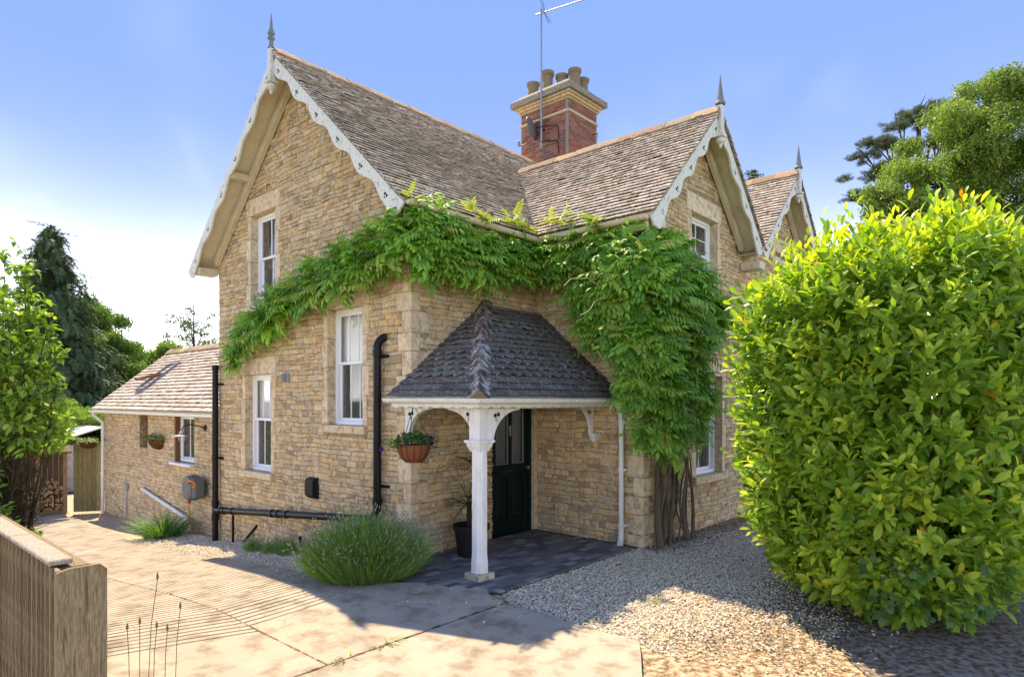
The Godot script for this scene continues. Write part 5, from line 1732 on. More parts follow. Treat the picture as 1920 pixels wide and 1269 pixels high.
	for i in 420:
		var phi: float = PI * 0.5 + rnd(-0.7, 1.6)
		var y := rnd(0.12, 0.75) if i % 3 else rnd(0.5, 1.7)
		if i % 3 == 0: phi = rnd(0.9, 1.5)
		var p := hedge_at(phi, y) 
		var nrm := Vector3(p.x - HEDGE.x, 0.2, p.z - HEDGE.z).normalized()
		is_.append(Transform3D(facing(rdir() * 0.7 + Vector3(0, -0.7, 0) + nrm * 0.4, nrm + Vector3(0, 0.5, 0) + rdir() * 0.3, rnd(0.5, 1.0)), p + nrm * rnd(-0.02, 0.08)))
		ic.append(vary(Color(0.1, 0.21, 0.06), 0.25))
	scatter("creeper", lobe.mesh(), M.leaf, h, is_, ic)

# a compound leaf: pairs of leaflets on a stalk
func pinnate_mesh() -> MB:
	var mb := MB.new()
	var lf := leaf_mesh(0.1, [[0.0, 0.0], [0.3, 0.02], [0.6, 0.017], [1.0, 0.0]], 0.25, 0.3)
	var L := 0.27
	for k in 6:
		var t := 0.22 + 0.78 * k / 5.0
		var c := Vector3(L * t, -0.16 * L * t * t * 1.6, 0)
		if k == 5:
			mb.add(lf, Transform3D(facing(Vector3(1, -0.5, 0), Vector3(0.3, 1, 0), 1.05), c))
			continue
		for s in [-1.0, 1.0]:
			mb.add(lf, Transform3D(facing(Vector3(0.62, -0.32, s * 0.8), Vector3(0.2, 1, -s * 0.15), 1.1 - 0.25 * t), c))
	mb.tri(Vector3(0, 0, -0.002), Vector3(0, 0, 0.002), Vector3(L, -0.16 * L * 1.6, 0))
	return mb

func build_wisteria() -> void:
	var w := thing("wisteria", "green wisteria climbing the cottage corner and trained under the eaves", "climbing plant", Vector3(3.1, 0, 2.1))
	var xm := Vector3(-1, 0, 0); var zp := Vector3(0, 0, 1)
	var blobs := [
		[xm, 130, [[-0.2, 2.78, -4.66, 0.17], [-0.2, 2.98, -4.56, 0.22], [-0.22, 3.26, -4.24, 0.29], [-0.22, 3.45, -3.5, 0.33], [-0.22, 3.68, -2.72, 0.35], [-0.22, 3.85, -2.02, 0.36], [-0.22, 3.96, -1.32, 0.37], [-0.22, 4.05, -0.66, 0.38], [-0.22, 4.17, -0.12, 0.4], [-0.2, 3.35, -3.9, 0.28], [-0.2, 3.6, -3.1, 0.3]]],
		[(xm + zp).normalized(), 170, [[-0.16, 4.27, 0.2, 0.35]]],
		[zp, 165, [[0.06, 4.14, 0.25, 0.42], [0.48, 4.13, 0.25, 0.42], [0.94, 4.15, 0.25, 0.42], [1.49, 4.18, 0.25, 0.41], [2.03, 4.24, 0.25, 0.39], [0.34, 4.45, 0.3, 0.24], [-0.2, 4.5, 0.3, 0.15]]],
		[xm, 150, [[2.3, 4.3, 0.55, 0.35], [2.3, 4.3, 1.05, 0.36], [2.3, 3.8, 1.2, 0.34], [2.3, 4.3, 1.56, 0.38], [2.3, 3.68, 1.65, 0.5], [2.35, 3.3, 1.2, 0.28], [2.3, 3.09, 1.6, 0.32]]],
		[(xm + zp).normalized(), 170, [[2.25, 3.93, 2.1, 0.46], [2.35, 2.88, 2.1, 0.5], [2.25, 2.31, 2.05, 0.32], [2.5, 1.67, 2.15, 0.26]]],
		[zp, 170, [[2.75, 4.19, 2.2, 0.37], [2.7, 3.5, 2.2, 0.56], [3.49, 3.77, 2.2, 0.5], [4.2, 3.53, 2.2, 0.38], [3.49, 2.98, 2.2, 0.5], [4.55, 3.4, 2.2, 0.28], [2.85, 2.17, 2.2, 0.44], [3.66, 2.38, 2.2, 0.34], [2.85, 1.62, 2.2, 0.38], [3.66, 1.78, 2.2, 0.27], [4.05, 2.14, 2.2, 0.22], [3.2, 4.2, 2.15, 0.3]]],
	]
	var spots := []; var cols := []
	var greens := [Color(0.22, 0.44, 0.055), Color(0.28, 0.52, 0.065), Color(0.16, 0.34, 0.045), Color(0.37, 0.58, 0.075)]
	for set_ in blobs:
		var N: Vector3 = set_[0]
		for b in set_[2]:
			var r: float = b[3]
			var n := int(set_[1] * pow(r / 0.4, 2.0) * 0.85) + 10
			for i in n:
				var d := rdir()
				if d.dot(N) < -0.35: d = d - N * 2.0 * d.dot(N)
				var rad := r * rnd(0.45, 1.0) if i % 6 else r * rnd(0.95, 1.22)
				var off := d * rad
				off -= N * off.dot(N) * 0.35
				var p := Vector3(b[0], b[1], b[2]) + off
				var lat := N.cross(Vector3.UP)
				var x := (N * rnd(0.25, 0.9) + Vector3(0, rnd(-0.5, 0.4), 0) + lat * rnd(-1.1, 1.1) + d * 0.4).normalized()
				spots.append(Transform3D(facing(x, N * 0.8 + Vector3(0, 0.8, 0) + rdir() * 0.35, rnd(0.6, 1.3)), p - x * 0.14))
				var c: Color = greens[rng.randi() % 4]
				if i % 6 == 0 and rng.randf() < 0.3: c = Color(0.42, 0.48, 0.09)
				cols.append(vary(c, 0.2))
	# loose shoots lying on the gutter and roof edge
	for q in [[1.6, 4.72, 0.35], [1.75, 4.75, 0.3], [1.9, 4.7, 0.38], [0.8, 4.66, 0.4], [0.95, 4.62, 0.42], [2.1, 4.75, 0.95], [2.3, 4.85, 0.6], [2.12, 4.62, 1.4], [2.1, 4.6, 1.5], [-0.28, 4.62, 0.36]]:
		for i in 9:
			var d := rdir()
			d.y = absf(d.y) * 0.6
			spots.append(Transform3D(facing(d, Vector3(0, 1, 0) + rdir() * 0.3, rnd(0.6, 0.9)), Vector3(q[0], q[1], q[2]) + rdir() * 0.06))
			cols.append(vary(Color(0.42, 0.46, 0.1), 0.15))
	var lf := pinnate_mesh()
	var score := []
	for i in spots.size():
		var b: Basis = spots[i].basis
		var v: Vector3 = EYE - spots[i].origin
		score.append(absf(b.y.normalized().dot(v.normalized())) * b.x.length_squared() / v.length_squared() * (1.0 if i % 6 == 0 else 0.4))
	var order := range(spots.size())
	order.sort_custom(func(a, b): return score[a] > score[b])
	var kinds := []
	for c in greens:
		var m := pinnate_mesh()
		for i in m.c.size(): m.c[i] = c
		kinds.append(m.mesh())
	for i in 300:
		piece("leaf", kinds[rng.randi() % 4], M.leaf, w, spots[order[i]])
	var rest := []; var rc := []
	for i in range(300, order.size()):
		rest.append(spots[order[i]]); rc.append(cols[order[i]])
	scatter("foliage", lf.mesh(), M.leaf, w, rest, rc)
	# twisted stems
	for i in 17:
		var bx := 2.85 + i * 0.055 + rnd(-0.03, 0.03)
		var mb := MB.new()
		var pts := []; var rad := []
		var amp := rnd(0.03, 0.09); var ph := rnd(0, TAU); var r0 := rnd(0.01, 0.026)
		if i == 0: r0 = 0.042
		for k in 13:
			var t := k / 12.0
			var y := -0.05 + 1.9 * t
			pts.append(Vector3(bx + amp * sin(ph + t * 7.0) + (3.2 - bx) * 0.25 * t * rnd(0.8, 1.2), y, 2.06 + 0.07 * sin(ph * 2.0 + t * 5.0) + 0.05 * t + (0.18 * pow(1.0 - t, 3.0) if i > 10 else 0.0)))
			rad.append(lerpf(r0 * 1.25, r0 * 0.7, t))
		mb.tube(pts, rad, 8, vary(Color(0.46, 0.37, 0.27), 0.18))
		part("trunk", mb, M.bark, w)
	var br := MB.new()
	for q in [[Vector3(3.1, 1.8, 2.1), Vector3(2.9, 3.2, 2.15), Vector3(2.4, 4.2, 1.9), Vector3(2.45, 4.3, 0.4), Vector3(1.4, 4.3, 0.12), Vector3(0.1, 4.25, 0.12), Vector3(-0.12, 4.1, -0.4), Vector3(-0.12, 3.8, -2.0), Vector3(-0.12, 3.3, -3.9), Vector3(-0.12, 2.9, -4.6)], [Vector3(3.2, 1.8, 2.1), Vector3(3.5, 3.0, 2.12), Vector3(4.3, 3.5, 2.1)], [Vector3(1.7, 4.1, 0.08), Vector3(1.5, 3.85, 0.06), Vector3(1.35, 3.7, 0.05)], [Vector3(1.9, 4.0, 0.08), Vector3(1.65, 3.8, 0.06), Vector3(1.5, 3.66, 0.05)]]:
		br.tube(q, 0.022 if q.size() > 3 else 0.008, 6, Color(0.22, 0.16, 0.1))
	part("branch", br, M.bark, w)
	var td := MB.new()   # pale tendrils standing off the leaves
	for q in [[Vector3(2.0, 3.62, 1.7), Vector3(1.75, 3.75, 1.6), Vector3(1.5, 3.72, 1.5), Vector3(1.42, 3.62, 1.45)], [Vector3(1.95, 3.5, 1.8), Vector3(1.7, 3.42, 1.75), Vector3(1.66, 3.3, 1.7), Vector3(1.5, 3.22, 1.66)], [Vector3(3.9, 3.8, 2.5), Vector3(4.1, 3.95, 2.6), Vector3(4.3, 4.15, 2.6)], [Vector3(4.0, 4.15, 2.4), Vector3(4.6, 4.3, 2.4), Vector3(5.2, 4.4, 2.35)], [Vector3(2.1, 2.4, 1.9), Vector3(1.85, 2.55, 1.85), Vector3(1.7, 2.75, 1.8)], [Vector3(3.9, 2.1, 2.5), Vector3(4.25, 2.2, 2.6), Vector3(4.5, 2.22, 2.6)]]:
		td.tube(q, 0.006, 5, Color(0.5, 0.45, 0.25))
	part("tendril", td, M.blade, w)

# a blade of grass along +y, arching over +x
func blade_mesh(length: float, width: float, arch: float, seg: int = 4) -> MB:
	var mb := MB.new()
	for i in seg:
		var P := func(k: int, s: float) -> Vector3:
			var t := float(k) / seg
			var w := width * (1.0 - t * t) * 0.5 * s
			return Vector3(arch * t * t * length, length * (t - 0.35 * arch * t * t), w)
		if i < seg - 1: mb.quad(P.call(i, 1.0), P.call(i, -1.0), P.call(i + 1, -1.0), P.call(i + 1, 1.0))
		else: mb.tri(P.call(i, 1.0), P.call(i, -1.0), P.call(i + 1, 0.0))
	return mb

func tuft(parent: Node, called: String, mesh: Mesh, m: Material, at: Vector3, spread: Vector3, lean: float, n: int, colors: Array, lo: float, hi: float) -> void:
	var spots := []; var cols := []
	for i in n:
		var a := rnd(0, TAU); var r := sqrt(rng.randf())
		var p := at + Vector3(cos(a) * r * spread.x, 0, sin(a) * r * spread.z)
		var up := (Vector3(cos(a) * r * lean, 1, sin(a) * r * lean) + rdir() * 0.22).normalized()
		var out := Vector3(cos(a), 0, sin(a)) + rdir() * 0.4
		var s := rnd(lo, hi) * (1.0 - 0.25 * r * r)
		var z := out.cross(up).normalized()
		spots.append(Transform3D(Basis(up.cross(z).normalized(), up, z).scaled(Vector3.ONE * s), p))
		cols.append(vary(colors[rng.randi() % colors.size()], 0.2))
	scatter(called, mesh, m, parent, spots, cols)

func lavender(at: Vector3, wide: float, high: float, n: int, label: String, group: String) -> void:
	var t := thing("lavender_bush", label, "lavender", at, group)
	var greens := [Color(0.2, 0.36, 0.06), Color(0.15, 0.28, 0.06), Color(0.26, 0.43, 0.07), Color(0.2, 0.31, 0.09)]
	var bl := blade_mesh(1.0, 0.011 / high, 0.12, 3)
	# sprigs stand on a low mound
	var spots := []; var cols := []; var tips := []; var tc := []
	for i in n:
		var a := rnd(0, TAU); var r := pow(rng.randf(), 0.55)
		var base := at + Vector3(cos(a) * r * wide * 0.66, high * 0.42 * (1.0 - r * r) * rnd(0.2, 1.0), sin(a) * r * wide * 0.66)
		var up := (Vector3(cos(a) * r * 1.1, 1.0, sin(a) * r * 1.1) + rdir() * 0.25).normalized()
		var s := high * rnd(0.36, 0.6) * (1.15 if i % 9 == 0 else 1.0)
		var z := up.cross(rdir()).normalized()
		spots.append(Transform3D(Basis(up.cross(z).normalized(), up, z).scaled(Vector3.ONE * s), base))
		cols.append(vary(greens[rng.randi() % 4], 0.25))
		if i % 9 == 0:
			tips.append(Transform3D(Basis(up.cross(z).normalized(), up, z), base + up * s * 0.97))
			tc.append(vary(Color(0.3, 0.38, 0.2) if i % 2 else Color(0.24, 0.27, 0.22), 0.2))
	scatter("sprigs", bl.mesh(), M.blade, t, spots, cols)
	var tip := MB.new()
	tip.lathe(Transform3D(), [Vector2(0.0, -0.02), Vector2(0.006, -0.008), Vector2(0.0065, 0.008), Vector2(0.0, 0.024)], 5, Color.WHITE, true)
	scatter("buds", tip.mesh(), M.blade, t, tips, tc)

func clump_mesh(n: int, r: float, size: float, sd: int) -> MB:
	var mb := MB.new()
	rng.seed = sd
	for i in n:
		var lf := leaf_mesh(size * rnd(0.7, 1.2), [[0.0, 0.0], [0.35, size * 0.3], [0.7, size * 0.24], [1.0, 0.0]], 0.2, 0.2)
		mb.add(lf, Transform3D(facing(rdir() + Vector3(0, -0.1, 0), rdir() + Vector3(0, 0.8, 0), 1.0), rdir() * r * pow(rng.randf(), 0.5)))
	return mb

# crown of leaf clumps spread through blobs [x, y, z, rx, ry]
func crown(parent: Node, called: String, mesh: Mesh, m: Material, blobs: Array, per: float, colors: Array, lo: float, hi: float) -> void:
	var spots := []; var cols := []
	for b in blobs:
		var c := Vector3(b[0], b[1], b[2])
		var n := int(per * b[3] * b[3])
		for i in n:
			var d := rdir()
			var f := pow(rng.randf(), 0.38)
			f *= 1.0 + 0.22 * wob.get_noise_3d(d.x * 55.0 + c.x * 9.0, d.y * 55.0, d.z * 55.0 + c.z * 9.0) * 2.0
			spots.append(Transform3D(Basis.from_euler(Vector3(rnd(-0.6, 0.6), rnd(0, TAU), rnd(-0.6, 0.6))).scaled(Vector3.ONE * rnd(lo, hi)), c + Vector3(d.x * b[3], d.y * b[4], d.z * b[3]) * f))
			cols.append(vary(colors[rng.randi() % colors.size()], 0.22))
	scatter(called, mesh, m, parent, spots, cols)

func limbs(parent: Node, base: Vector3, blobs: Array, r: float, col: Color, top: float) -> void:
	var mb := MB.new()
	var axis := Vector3(base.x, top, base.z)
	mb.tube([base - Vector3(0, 0.3, 0), base.lerp(axis, 0.4) + Vector3(r * 0.4, 0, 0), base.lerp(axis, 0.75), axis], [r * 1.3, r, r * 0.6, r * 0.2], 10, col)
	for b in blobs:
		var c := Vector3(b[0], b[1], b[2])
		var s := base.lerp(axis, clampf((c.y - base.y) / (top - base.y) * 0.75, 0.25, 0.9))
		mb.tube([s, s.lerp(c, 0.5) - Vector3(0, 0.06 * s.distance_to(c), 0), c], [r * 0.4, r * 0.26, r * 0.08], 7, col)
		for k in 3:
			var e: Vector3 = c + rdir() * b[3] * 0.8
			mb.tube([c.lerp(s, 0.25), c.lerp(e, 0.5), e], [r * 0.14, r * 0.1, r * 0.03], 5, col)
	part("trunk", mb, M.bark, parent)

func tree(called: String, label: String, base: Vector3, blobs: Array, mesh: Mesh, per: float, colors: Array, r: float, lo: float, hi: float, category: String = "tree", m: Material = null, boughs: int = 9) -> void:
	var t := thing(called, label, category, base)
	var top := 0.0
	for b in blobs: top = maxf(top, b[1] + b[4] * 0.6)
	limbs(t, base, blobs, r, Color(0.16, 0.13, 0.1), top)
	var fine := []   # break each mass into smaller boughs, so that the outline is uneven and gaps stay open
	for b in blobs:
		fine.append([b[0], b[1], b[2], b[3] * 0.5, b[4] * 0.5])
		for i in boughs:
			var d := rdir()
			var k := rnd(0.5, 1.15)
			var s := rnd(0.16, 0.5)
			fine.append([b[0] + d.x * b[3] * k, b[1] + d.y * b[4] * k, b[2] + d.z * b[3] * k, b[3] * s, b[4] * s * rnd(0.7, 1.0)])
	crown(t, "crown", mesh, m if m else M.leaf, fine if boughs > 0 else blobs, per, colors, lo, hi)

func needle_spray(n: int, length: float, width: float) -> MB:
	var mb := MB.new()
	for i in n:
		var t := float(i) / n
		for s in [-1.0, 1.0]:
			var b := Vector3(t * length, -0.25 * t * t * length, 0)
			var e: Vector3 = b + Vector3(0.12, rnd(-0.1, 0.03), s * (0.16 - 0.07 * t)) * (length / 0.5)
			mb.tri(b, e, b + Vector3(width, 0, 0)); 
	return mb

func conifer(base: Vector3, high: float, wide: float) -> void:
	var t := thing("conifer", "tall dark green conifer standing behind the garden", "tree", base)
	var tr := MB.new()
	tr.tube([base - Vector3(0, 0.3, 0), base + Vector3(0, high * 0.6, 0), base + Vector3(0.1, high, 0)], [0.3, 0.16, 0.02], 8, Color(0.1, 0.08, 0.06))
	var spots := []; var cols := []
	var y := high * 0.06
	while y < high:
		var f := 1.0 - y / high
		var R := wide * pow(f, 0.72) * rnd(0.8, 1.12) + 0.1
		for k in int(5 + 9 * f):
			var a := rnd(0, TAU)
			var L := R * rnd(0.65, 1.1)
			var d := Vector3(cos(a), 0, sin(a))
			var p0 := base + Vector3(0, y + rnd(-0.1, 0.1), 0)
			tr.tube([p0, p0 + d * L * 0.6 - Vector3(0, L * 0.1, 0), p0 + d * L - Vector3(0, L * 0.22, 0)], [0.03, 0.02, 0.008], 4, Color(0.1, 0.08, 0.06), false)
			var n := int(5 + L * 9.0)
			for i in n:
				var u := (i + rng.randf()) / n
				var p := p0 + d * L * u - Vector3(0, L * (0.05 + 0.17 * u * u), 0) + rdir() * 0.12
				var x := (d * rnd(0.2, 0.8) + Vector3(0, rnd(-0.9, -0.1), 0) + rdir() * 0.5).normalized()
				spots.append(Transform3D(facing(x, Vector3(0, 1, 0) + d * 0.5, rnd(0.8, 1.4)), p))
				cols.append(vary([Color(0.07, 0.115, 0.05), Color(0.085, 0.14, 0.055), Color(0.1, 0.15, 0.055)][rng.randi() % 3], 0.25))
		y += 0.22
	part("trunk", tr, M.bark, t)
	rng.seed = 1234
	scatter("crown", needle_spray(9, 0.5, 0.06).mesh(), M.needle, t, spots, cols)

# long leafy wands rising from one root, leaves along side twigs
func airy_shrub() -> void:
	var root := Vector3(-4.15, 0.0, -0.7)
	var t := thing("fence_shrub", "tall loose shrub with bright green leaves beyond the near fence", "shrub", root)
	var wood := MB.new()
	var spots := []; var cols := []
	var greens := [Color(0.24, 0.4, 0.05), Color(0.3, 0.46, 0.06), Color(0.4, 0.52, 0.07), Color(0.18, 0.33, 0.045)]
	for i in 44:
		var top := root + Vector3(rnd(-0.4, 0.4), rnd(1.2, 3.2), rnd(-0.6, 0.35))
		top.x = minf(top.x, root.x + 0.1 + 0.12 * top.y)
		if i == 0: top = root + Vector3(0.22, 3.5, -0.25)
		if i == 1: top = root + Vector3(0.05, 3.35, -0.2)
		if i > 38: top = root + Vector3(rnd(-0.25, 0.1), rnd(0.8, 1.2), rnd(0.5, 1.3))
		var mid := root.lerp(top, 0.5) + Vector3(rnd(-0.15, 0.15), 0.15, rnd(-0.15, 0.15))
		wood.tube([root + rdir() * 0.06 * Vector3(1, 0, 1), mid, top], [0.016, 0.009, 0.003], 5, Color(0.2, 0.15, 0.1))
		for k in int(19 * top.y + 4):
			var u := rnd(0.25, 1.0)
			var p := root.lerp(mid, u * 2.0) if u < 0.5 else mid.lerp(top, u * 2.0 - 1.0)
			var d := (rdir() + Vector3(0, 0.5, 0)).normalized()
			var e := p + d * rnd(0.1, 0.3) * (1.15 - u * 0.5)
			wood.tube([p, e], [0.004, 0.002], 4, Color(0.24, 0.2, 0.1), false)
			for n in 6:
				var a := p.lerp(e, 0.25 + 0.75 * n / 5.0)
				if a.y > 0.9 and a.y < 1.62 and a.x > -4.2: continue   # open here, the log store shows through
				var x := (d * 0.6 + rdir() + Vector3(0, -0.1, 0)).normalized()
				spots.append(Transform3D(facing(x, Vector3(0, 1, 0) + rdir() * 0.5, rnd(0.7, 1.25)), a))
				cols.append(vary(greens[rng.randi() % 4], 0.18))
	part("stems", wood, M.bark, t)
	scatter("foliage", leaf_mesh(0.075, [[0.0, 0.0], [0.3, 0.02], [0.6, 0.019], [1.0, 0.0]], 0.25, 0.25).mesh(), M.leaf, t, spots, cols)

func hanging_plants(parent: Node, c: Vector3, rx: float, rz: float, n: int, cols: Array) -> void:
	var lf := leaf_mesh(0.05, [[0.0, 0.0], [0.4, 0.016], [0.75, 0.012], [1.0, 0.0]], 0.2, 0.2)
	var spots := []; var tint := []
	for i in n:
		var a := rnd(0, TAU); var r := sqrt(rng.randf())
		var p := c + Vector3(cos(a) * r * rx, rnd(-0.02, 0.13) * (1.1 - r * 0.6), sin(a) * r * rz)
		if i % 7 == 0: p += Vector3(cos(a) * rx * 0.45, -0.05, sin(a) * rz * 0.45)
		spots.append(Transform3D(facing(rdir() + Vector3(cos(a), 0.2, sin(a)), Vector3(0, 1, 0) + rdir() * 0.7, rnd(0.7, 1.3)), p))
		tint.append(vary(cols[rng.randi() % cols.size()], 0.2))
	scatter("plants", lf.mesh(), M.leaf, parent, spots, tint)

func build_garden() -> void:
	# hanging basket at the porch
	var hb := thing("hanging_basket", "terracotta hanging basket with purple petunias at the porch gutter", "hanging basket", Vector3(-0.3, 1.33, 0.42))
	var c := Vector3(-0.3, 1.56, 0.42)
	var mb := MB.new()
	mb.lathe(Transform3D(Basis(), c - Vector3(0, 0.23, 0)), [Vector2(0.0, 0.0), Vector2(0.09, 0.0), Vector2(0.15, 0.055), Vector2(0.19, 0.13), Vector2(0.205, 0.22), Vector2(0.195, 0.22), Vector2(0.0, 0.2)], 22)
	part("bowl", mb, M.terracotta, hb)
	for i in 14:
		var a := TAU * i / 14.0
		var d := Vector3(cos(a), 0, sin(a))
		mb = MB.new()
		mb.tube([c + d * 0.092 - Vector3(0, 0.232, 0), c + d * 0.154 - Vector3(0, 0.176, 0), c + d * 0.194 - Vector3(0, 0.1, 0), c + d * 0.209], 0.0035, 5)
		part("wire", mb, M.iron, hb)
	for i in 3:
		var a := TAU * i / 3.0 + 0.5
		mb = MB.new()
		mb.tube([c + Vector3(cos(a) * 0.2, 0, sin(a) * 0.2), c + Vector3(0, 0.5, 0)], 0.004, 5)
		part("chain", mb, M.iron, hb)
	mb = MB.new()
	mb.tube([c + Vector3(0, 0.49, 0), c + Vector3(0, 0.53, 0.01), c + Vector3(-0.05, 0.55, 0)], 0.006, 5)
	part("hook", mb, M.iron, hb)
	hanging_plants(hb, c + Vector3(0, 0.02, 0), 0.2, 0.2, 420, [Color(0.06, 0.16, 0.05), Color(0.08, 0.2, 0.06), Color(0.05, 0.12, 0.05), Color(0.14, 0.22, 0.06)])
	hanging_plants(hb, c + Vector3(-0.24, -0.04, -0.16), 0.09, 0.09, 50, [Color(0.3, 0.36, 0.08)])
	for q in [Vector3(0.2, 0.06, 0.1), Vector3(0.235, 0.0, 0.06), Vector3(-0.33, -0.06, -0.22)]:
		mb = MB.new()
		for k in 5:
			mb.add(leaf_mesh(0.035, [[0.0, 0.006], [0.5, 0.018], [1.0, 0.008]], 0.2, 0.2, Color(0.06, 0.012, 0.2)), Transform3D(facing(Vector3(cos(TAU * k / 5.0) * 0.6 - 0.3, sin(TAU * k / 5.0), 0.4), Vector3(-0.8, 0.1, 0.6), 1.0), c + q))
		part("flower", mb, M.flower, hb)
	# half basket under the outbuilding window
	var wb := thing("wall_basket", "half-round coir wall basket of small plants below the tiny outbuilding window", "planter", Vector3(0.1, 0.95, -9.5))
	mb = MB.new()
	for i in 8:
		for k in 12:
			var P := func(u: int, v: int) -> Vector3:
				var a := PI * v / 12.0; var b := PI / 2 * u / 8.0
				return Vector3(0.25 - 0.22 * sin(b) * sin(a), 1.18 - 0.24 * cos(b), -9.5 + 0.36 * sin(b) * cos(a))
			mb.quad(P.call(i, k), P.call(i + 1, k), P.call(i + 1, k + 1), P.call(i, k + 1))
	part("basket", mb, M.coir, wb)
	hanging_plants(wb, Vector3(0.12, 1.2, -9.5), 0.2, 0.42, 320, [Color(0.12, 0.22, 0.06), Color(0.22, 0.3, 0.09), Color(0.07, 0.14, 0.05), Color(0.35, 0.38, 0.2)])
	# potted plant beside the post
	var pt := thing("potted_yucca", "spiky dark-leaved yucca in a charcoal pot by the front door", "potted plant", Vector3(0.62, 0, 0.5))
	mb = MB.new()
	mb.lathe(Transform3D(Basis(), Vector3(0.62, 0.01, 0.5)), [Vector2(0.0, 0.0), Vector2(0.17, 0.0), Vector2(0.18, 0.02), Vector2(0.225, 0.37), Vector2(0.245, 0.37), Vector2(0.25, 0.43), Vector2(0.22, 0.43), Vector2(0.21, 0.36), Vector2(0.0, 0.36)], 24)
	part("pot", mb, M.pot, pt)
	mb = MB.new()
	mb.tube([Vector3(0.58, 0.35, 0.5), Vector3(0.56, 0.75, 0.52)], [0.035, 0.03], 8, Color(0.12, 0.09, 0.06)); mb.tube([Vector3(0.66, 0.35, 0.5), Vector3(0.72, 1.15, 0.5)], [0.04, 0.03], 8, Color(0.12, 0.09, 0.06))
	part("stem", mb, M.bark, pt)
	for q in [[Vector3(0.56, 0.75, 0.52), 34, 0.42], [Vector3(0.72, 1.2, 0.5), 40, 0.46]]:
		for i in q[1]:
			var d := rdir()
			d.y = d.y * 0.7 + 0.35
			mb = leaf_mesh(q[2] * rnd(0.75, 1.1), [[0.0, 0.007], [0.3, 0.013], [0.7, 0.009], [1.0, 0.0]], 0.5, rnd(0.0, 0.35), vary(Color(0.025, 0.055, 0.022), 0.25))
			var o := piece("leaf", mb.mesh(), M.blade, pt, Transform3D(facing(d, Vector3(0, 1, 0), 1.0), q[0] + Vector3(0, rnd(-0.08, 0.05), 0)))
	# lavender
	lavender(Vector3(-0.84, 0.0, 0.18), 0.8, 0.88, 11000, "large rounded lavender bush at the corner of the cottage", "")
	lavender(Vector3(-0.5, -0.33, -3.35), 0.16, 0.3, 420, "small young lavender plant in the gravel under the black pipe", "young lavender plants")
	lavender(Vector3(-0.42, -0.28, -2.8), 0.24, 0.3, 600, "small young lavender plant in the gravel under the black pipe", "young lavender plants")
	lavender(Vector3(-0.42, -0.24, -2.35), 0.24, 0.32, 600, "small young lavender plant in the gravel under the black pipe", "young lavender plants")
	# strap-leaved clump by the outbuilding
	var dl := thing("daylily", "arching strap-leaved green clump growing beside the outbuilding wall", "plant", Vector3(-0.45, -0.72, -7.35))
	tuft(dl, "blades", blade_mesh(0.8, 0.022, 0.55, 5).mesh(), M.blade, Vector3(-0.45, -0.75, -7.35), Vector3(0.28, 0, 0.28), 0.6, 420, [Color(0.1, 0.24, 0.04), Color(0.14, 0.28, 0.05), Color(0.2, 0.3, 0.08)], 0.7, 1.15)
	# weeds: dry plantain stems by the fence, tufts in the joints
	for q in [[Vector3(-3.72, 0, 1.62), 0.78, 0.14], [Vector3(-3.8, 0, 1.5), 0.46, -0.03], [Vector3(-3.74, 0, 1.52), 0.48, 0.0], [Vector3(-3.66, 0, 1.55), 0.42, 0.05], [Vector3(-3.6, 0, 1.6), 0.4, 0.04], [Vector3(-3.55, 0, 1.66), 0.55, 0.08]]:
		var wd := thing("plantain_stem", "thin dry plantain stem with seed head in front of the drive", "weed", q[0], "dry plantain stems")
		mb = MB.new()
		var tip: Vector3 = q[0] + Vector3(q[2] * 0.7, q[1], -q[2] * 0.7)
		mb.tube([q[0], q[0].lerp(tip, 0.6) - Vector3(q[2] * 0.12, 0, 0), tip], 0.0028, 5, Color(0.22, 0.2, 0.08))
		part("stalk", mb, M.blade, wd)
		mb = MB.new()
		mb.lathe(Transform3D(Basis(), tip), [Vector2(0.0, -0.005), Vector2(0.009, 0.01), Vector2(0.008, 0.03), Vector2(0.003, 0.05), Vector2(0.0, 0.055)], 7, Color(0.26, 0.2, 0.08))
		part("seed_head", mb, M.blade, wd)
	for q in [[Vector3(-2.05, 0.0, 2.2), 60, 0.14, "yellow-green weed tuft growing in the long drive joint"], [Vector3(-2.45, 0.0, 2.21), 26, 0.1, "small sprig of weed in the same drive joint"], [Vector3(0.5, 0.0, 3.3), 16, 0.05, "tiny green seedling standing alone in the sunlit gravel"]]:
		var wd := thing("weed_tuft", q[3], "weed", q[0])
		tuft(wd, "leaves", blade_mesh(1.0, 0.14, 0.7, 3).mesh(), M.blade, q[0] + Vector3(0, 0.01, 0), Vector3(q[2] * 1.3, 0, q[2] * 0.35), 1.2, q[1], [Color(0.22, 0.3, 0.05), Color(0.3, 0.34, 0.08)], 0.07, 0.12)
	# near fence: feather-edged boards, capping, end board
	var fe := thing("board_fence", "weathered close-boarded timber fence end with bleached capping rail", "fence", Vector3(-4.5, 0, 2.6))
	var z := 2.76
	while z > -0.6:
		mb = MB.new()
		var g := vary(Color(0.33, 0.285, 0.21), 0.2)
		var w := rnd(0.085, 0.105)
		mb.hexa([Vector3(-4.525, 0.02, z), Vector3(-4.5, 0.02, z), Vector3(-4.5, 0.02, z - w - 0.01), Vector3(-4.508, 0.02, z - w - 0.01), Vector3(-4.525, 1.24, z), Vector3(-4.5, 1.24, z), Vector3(-4.5, 1.24, z - w - 0.01), Vector3(-4.508, 1.24, z - w - 0.01)], g)
		part("board", mb, M.wood, fe)
		z -= w
	mb = MB.new()
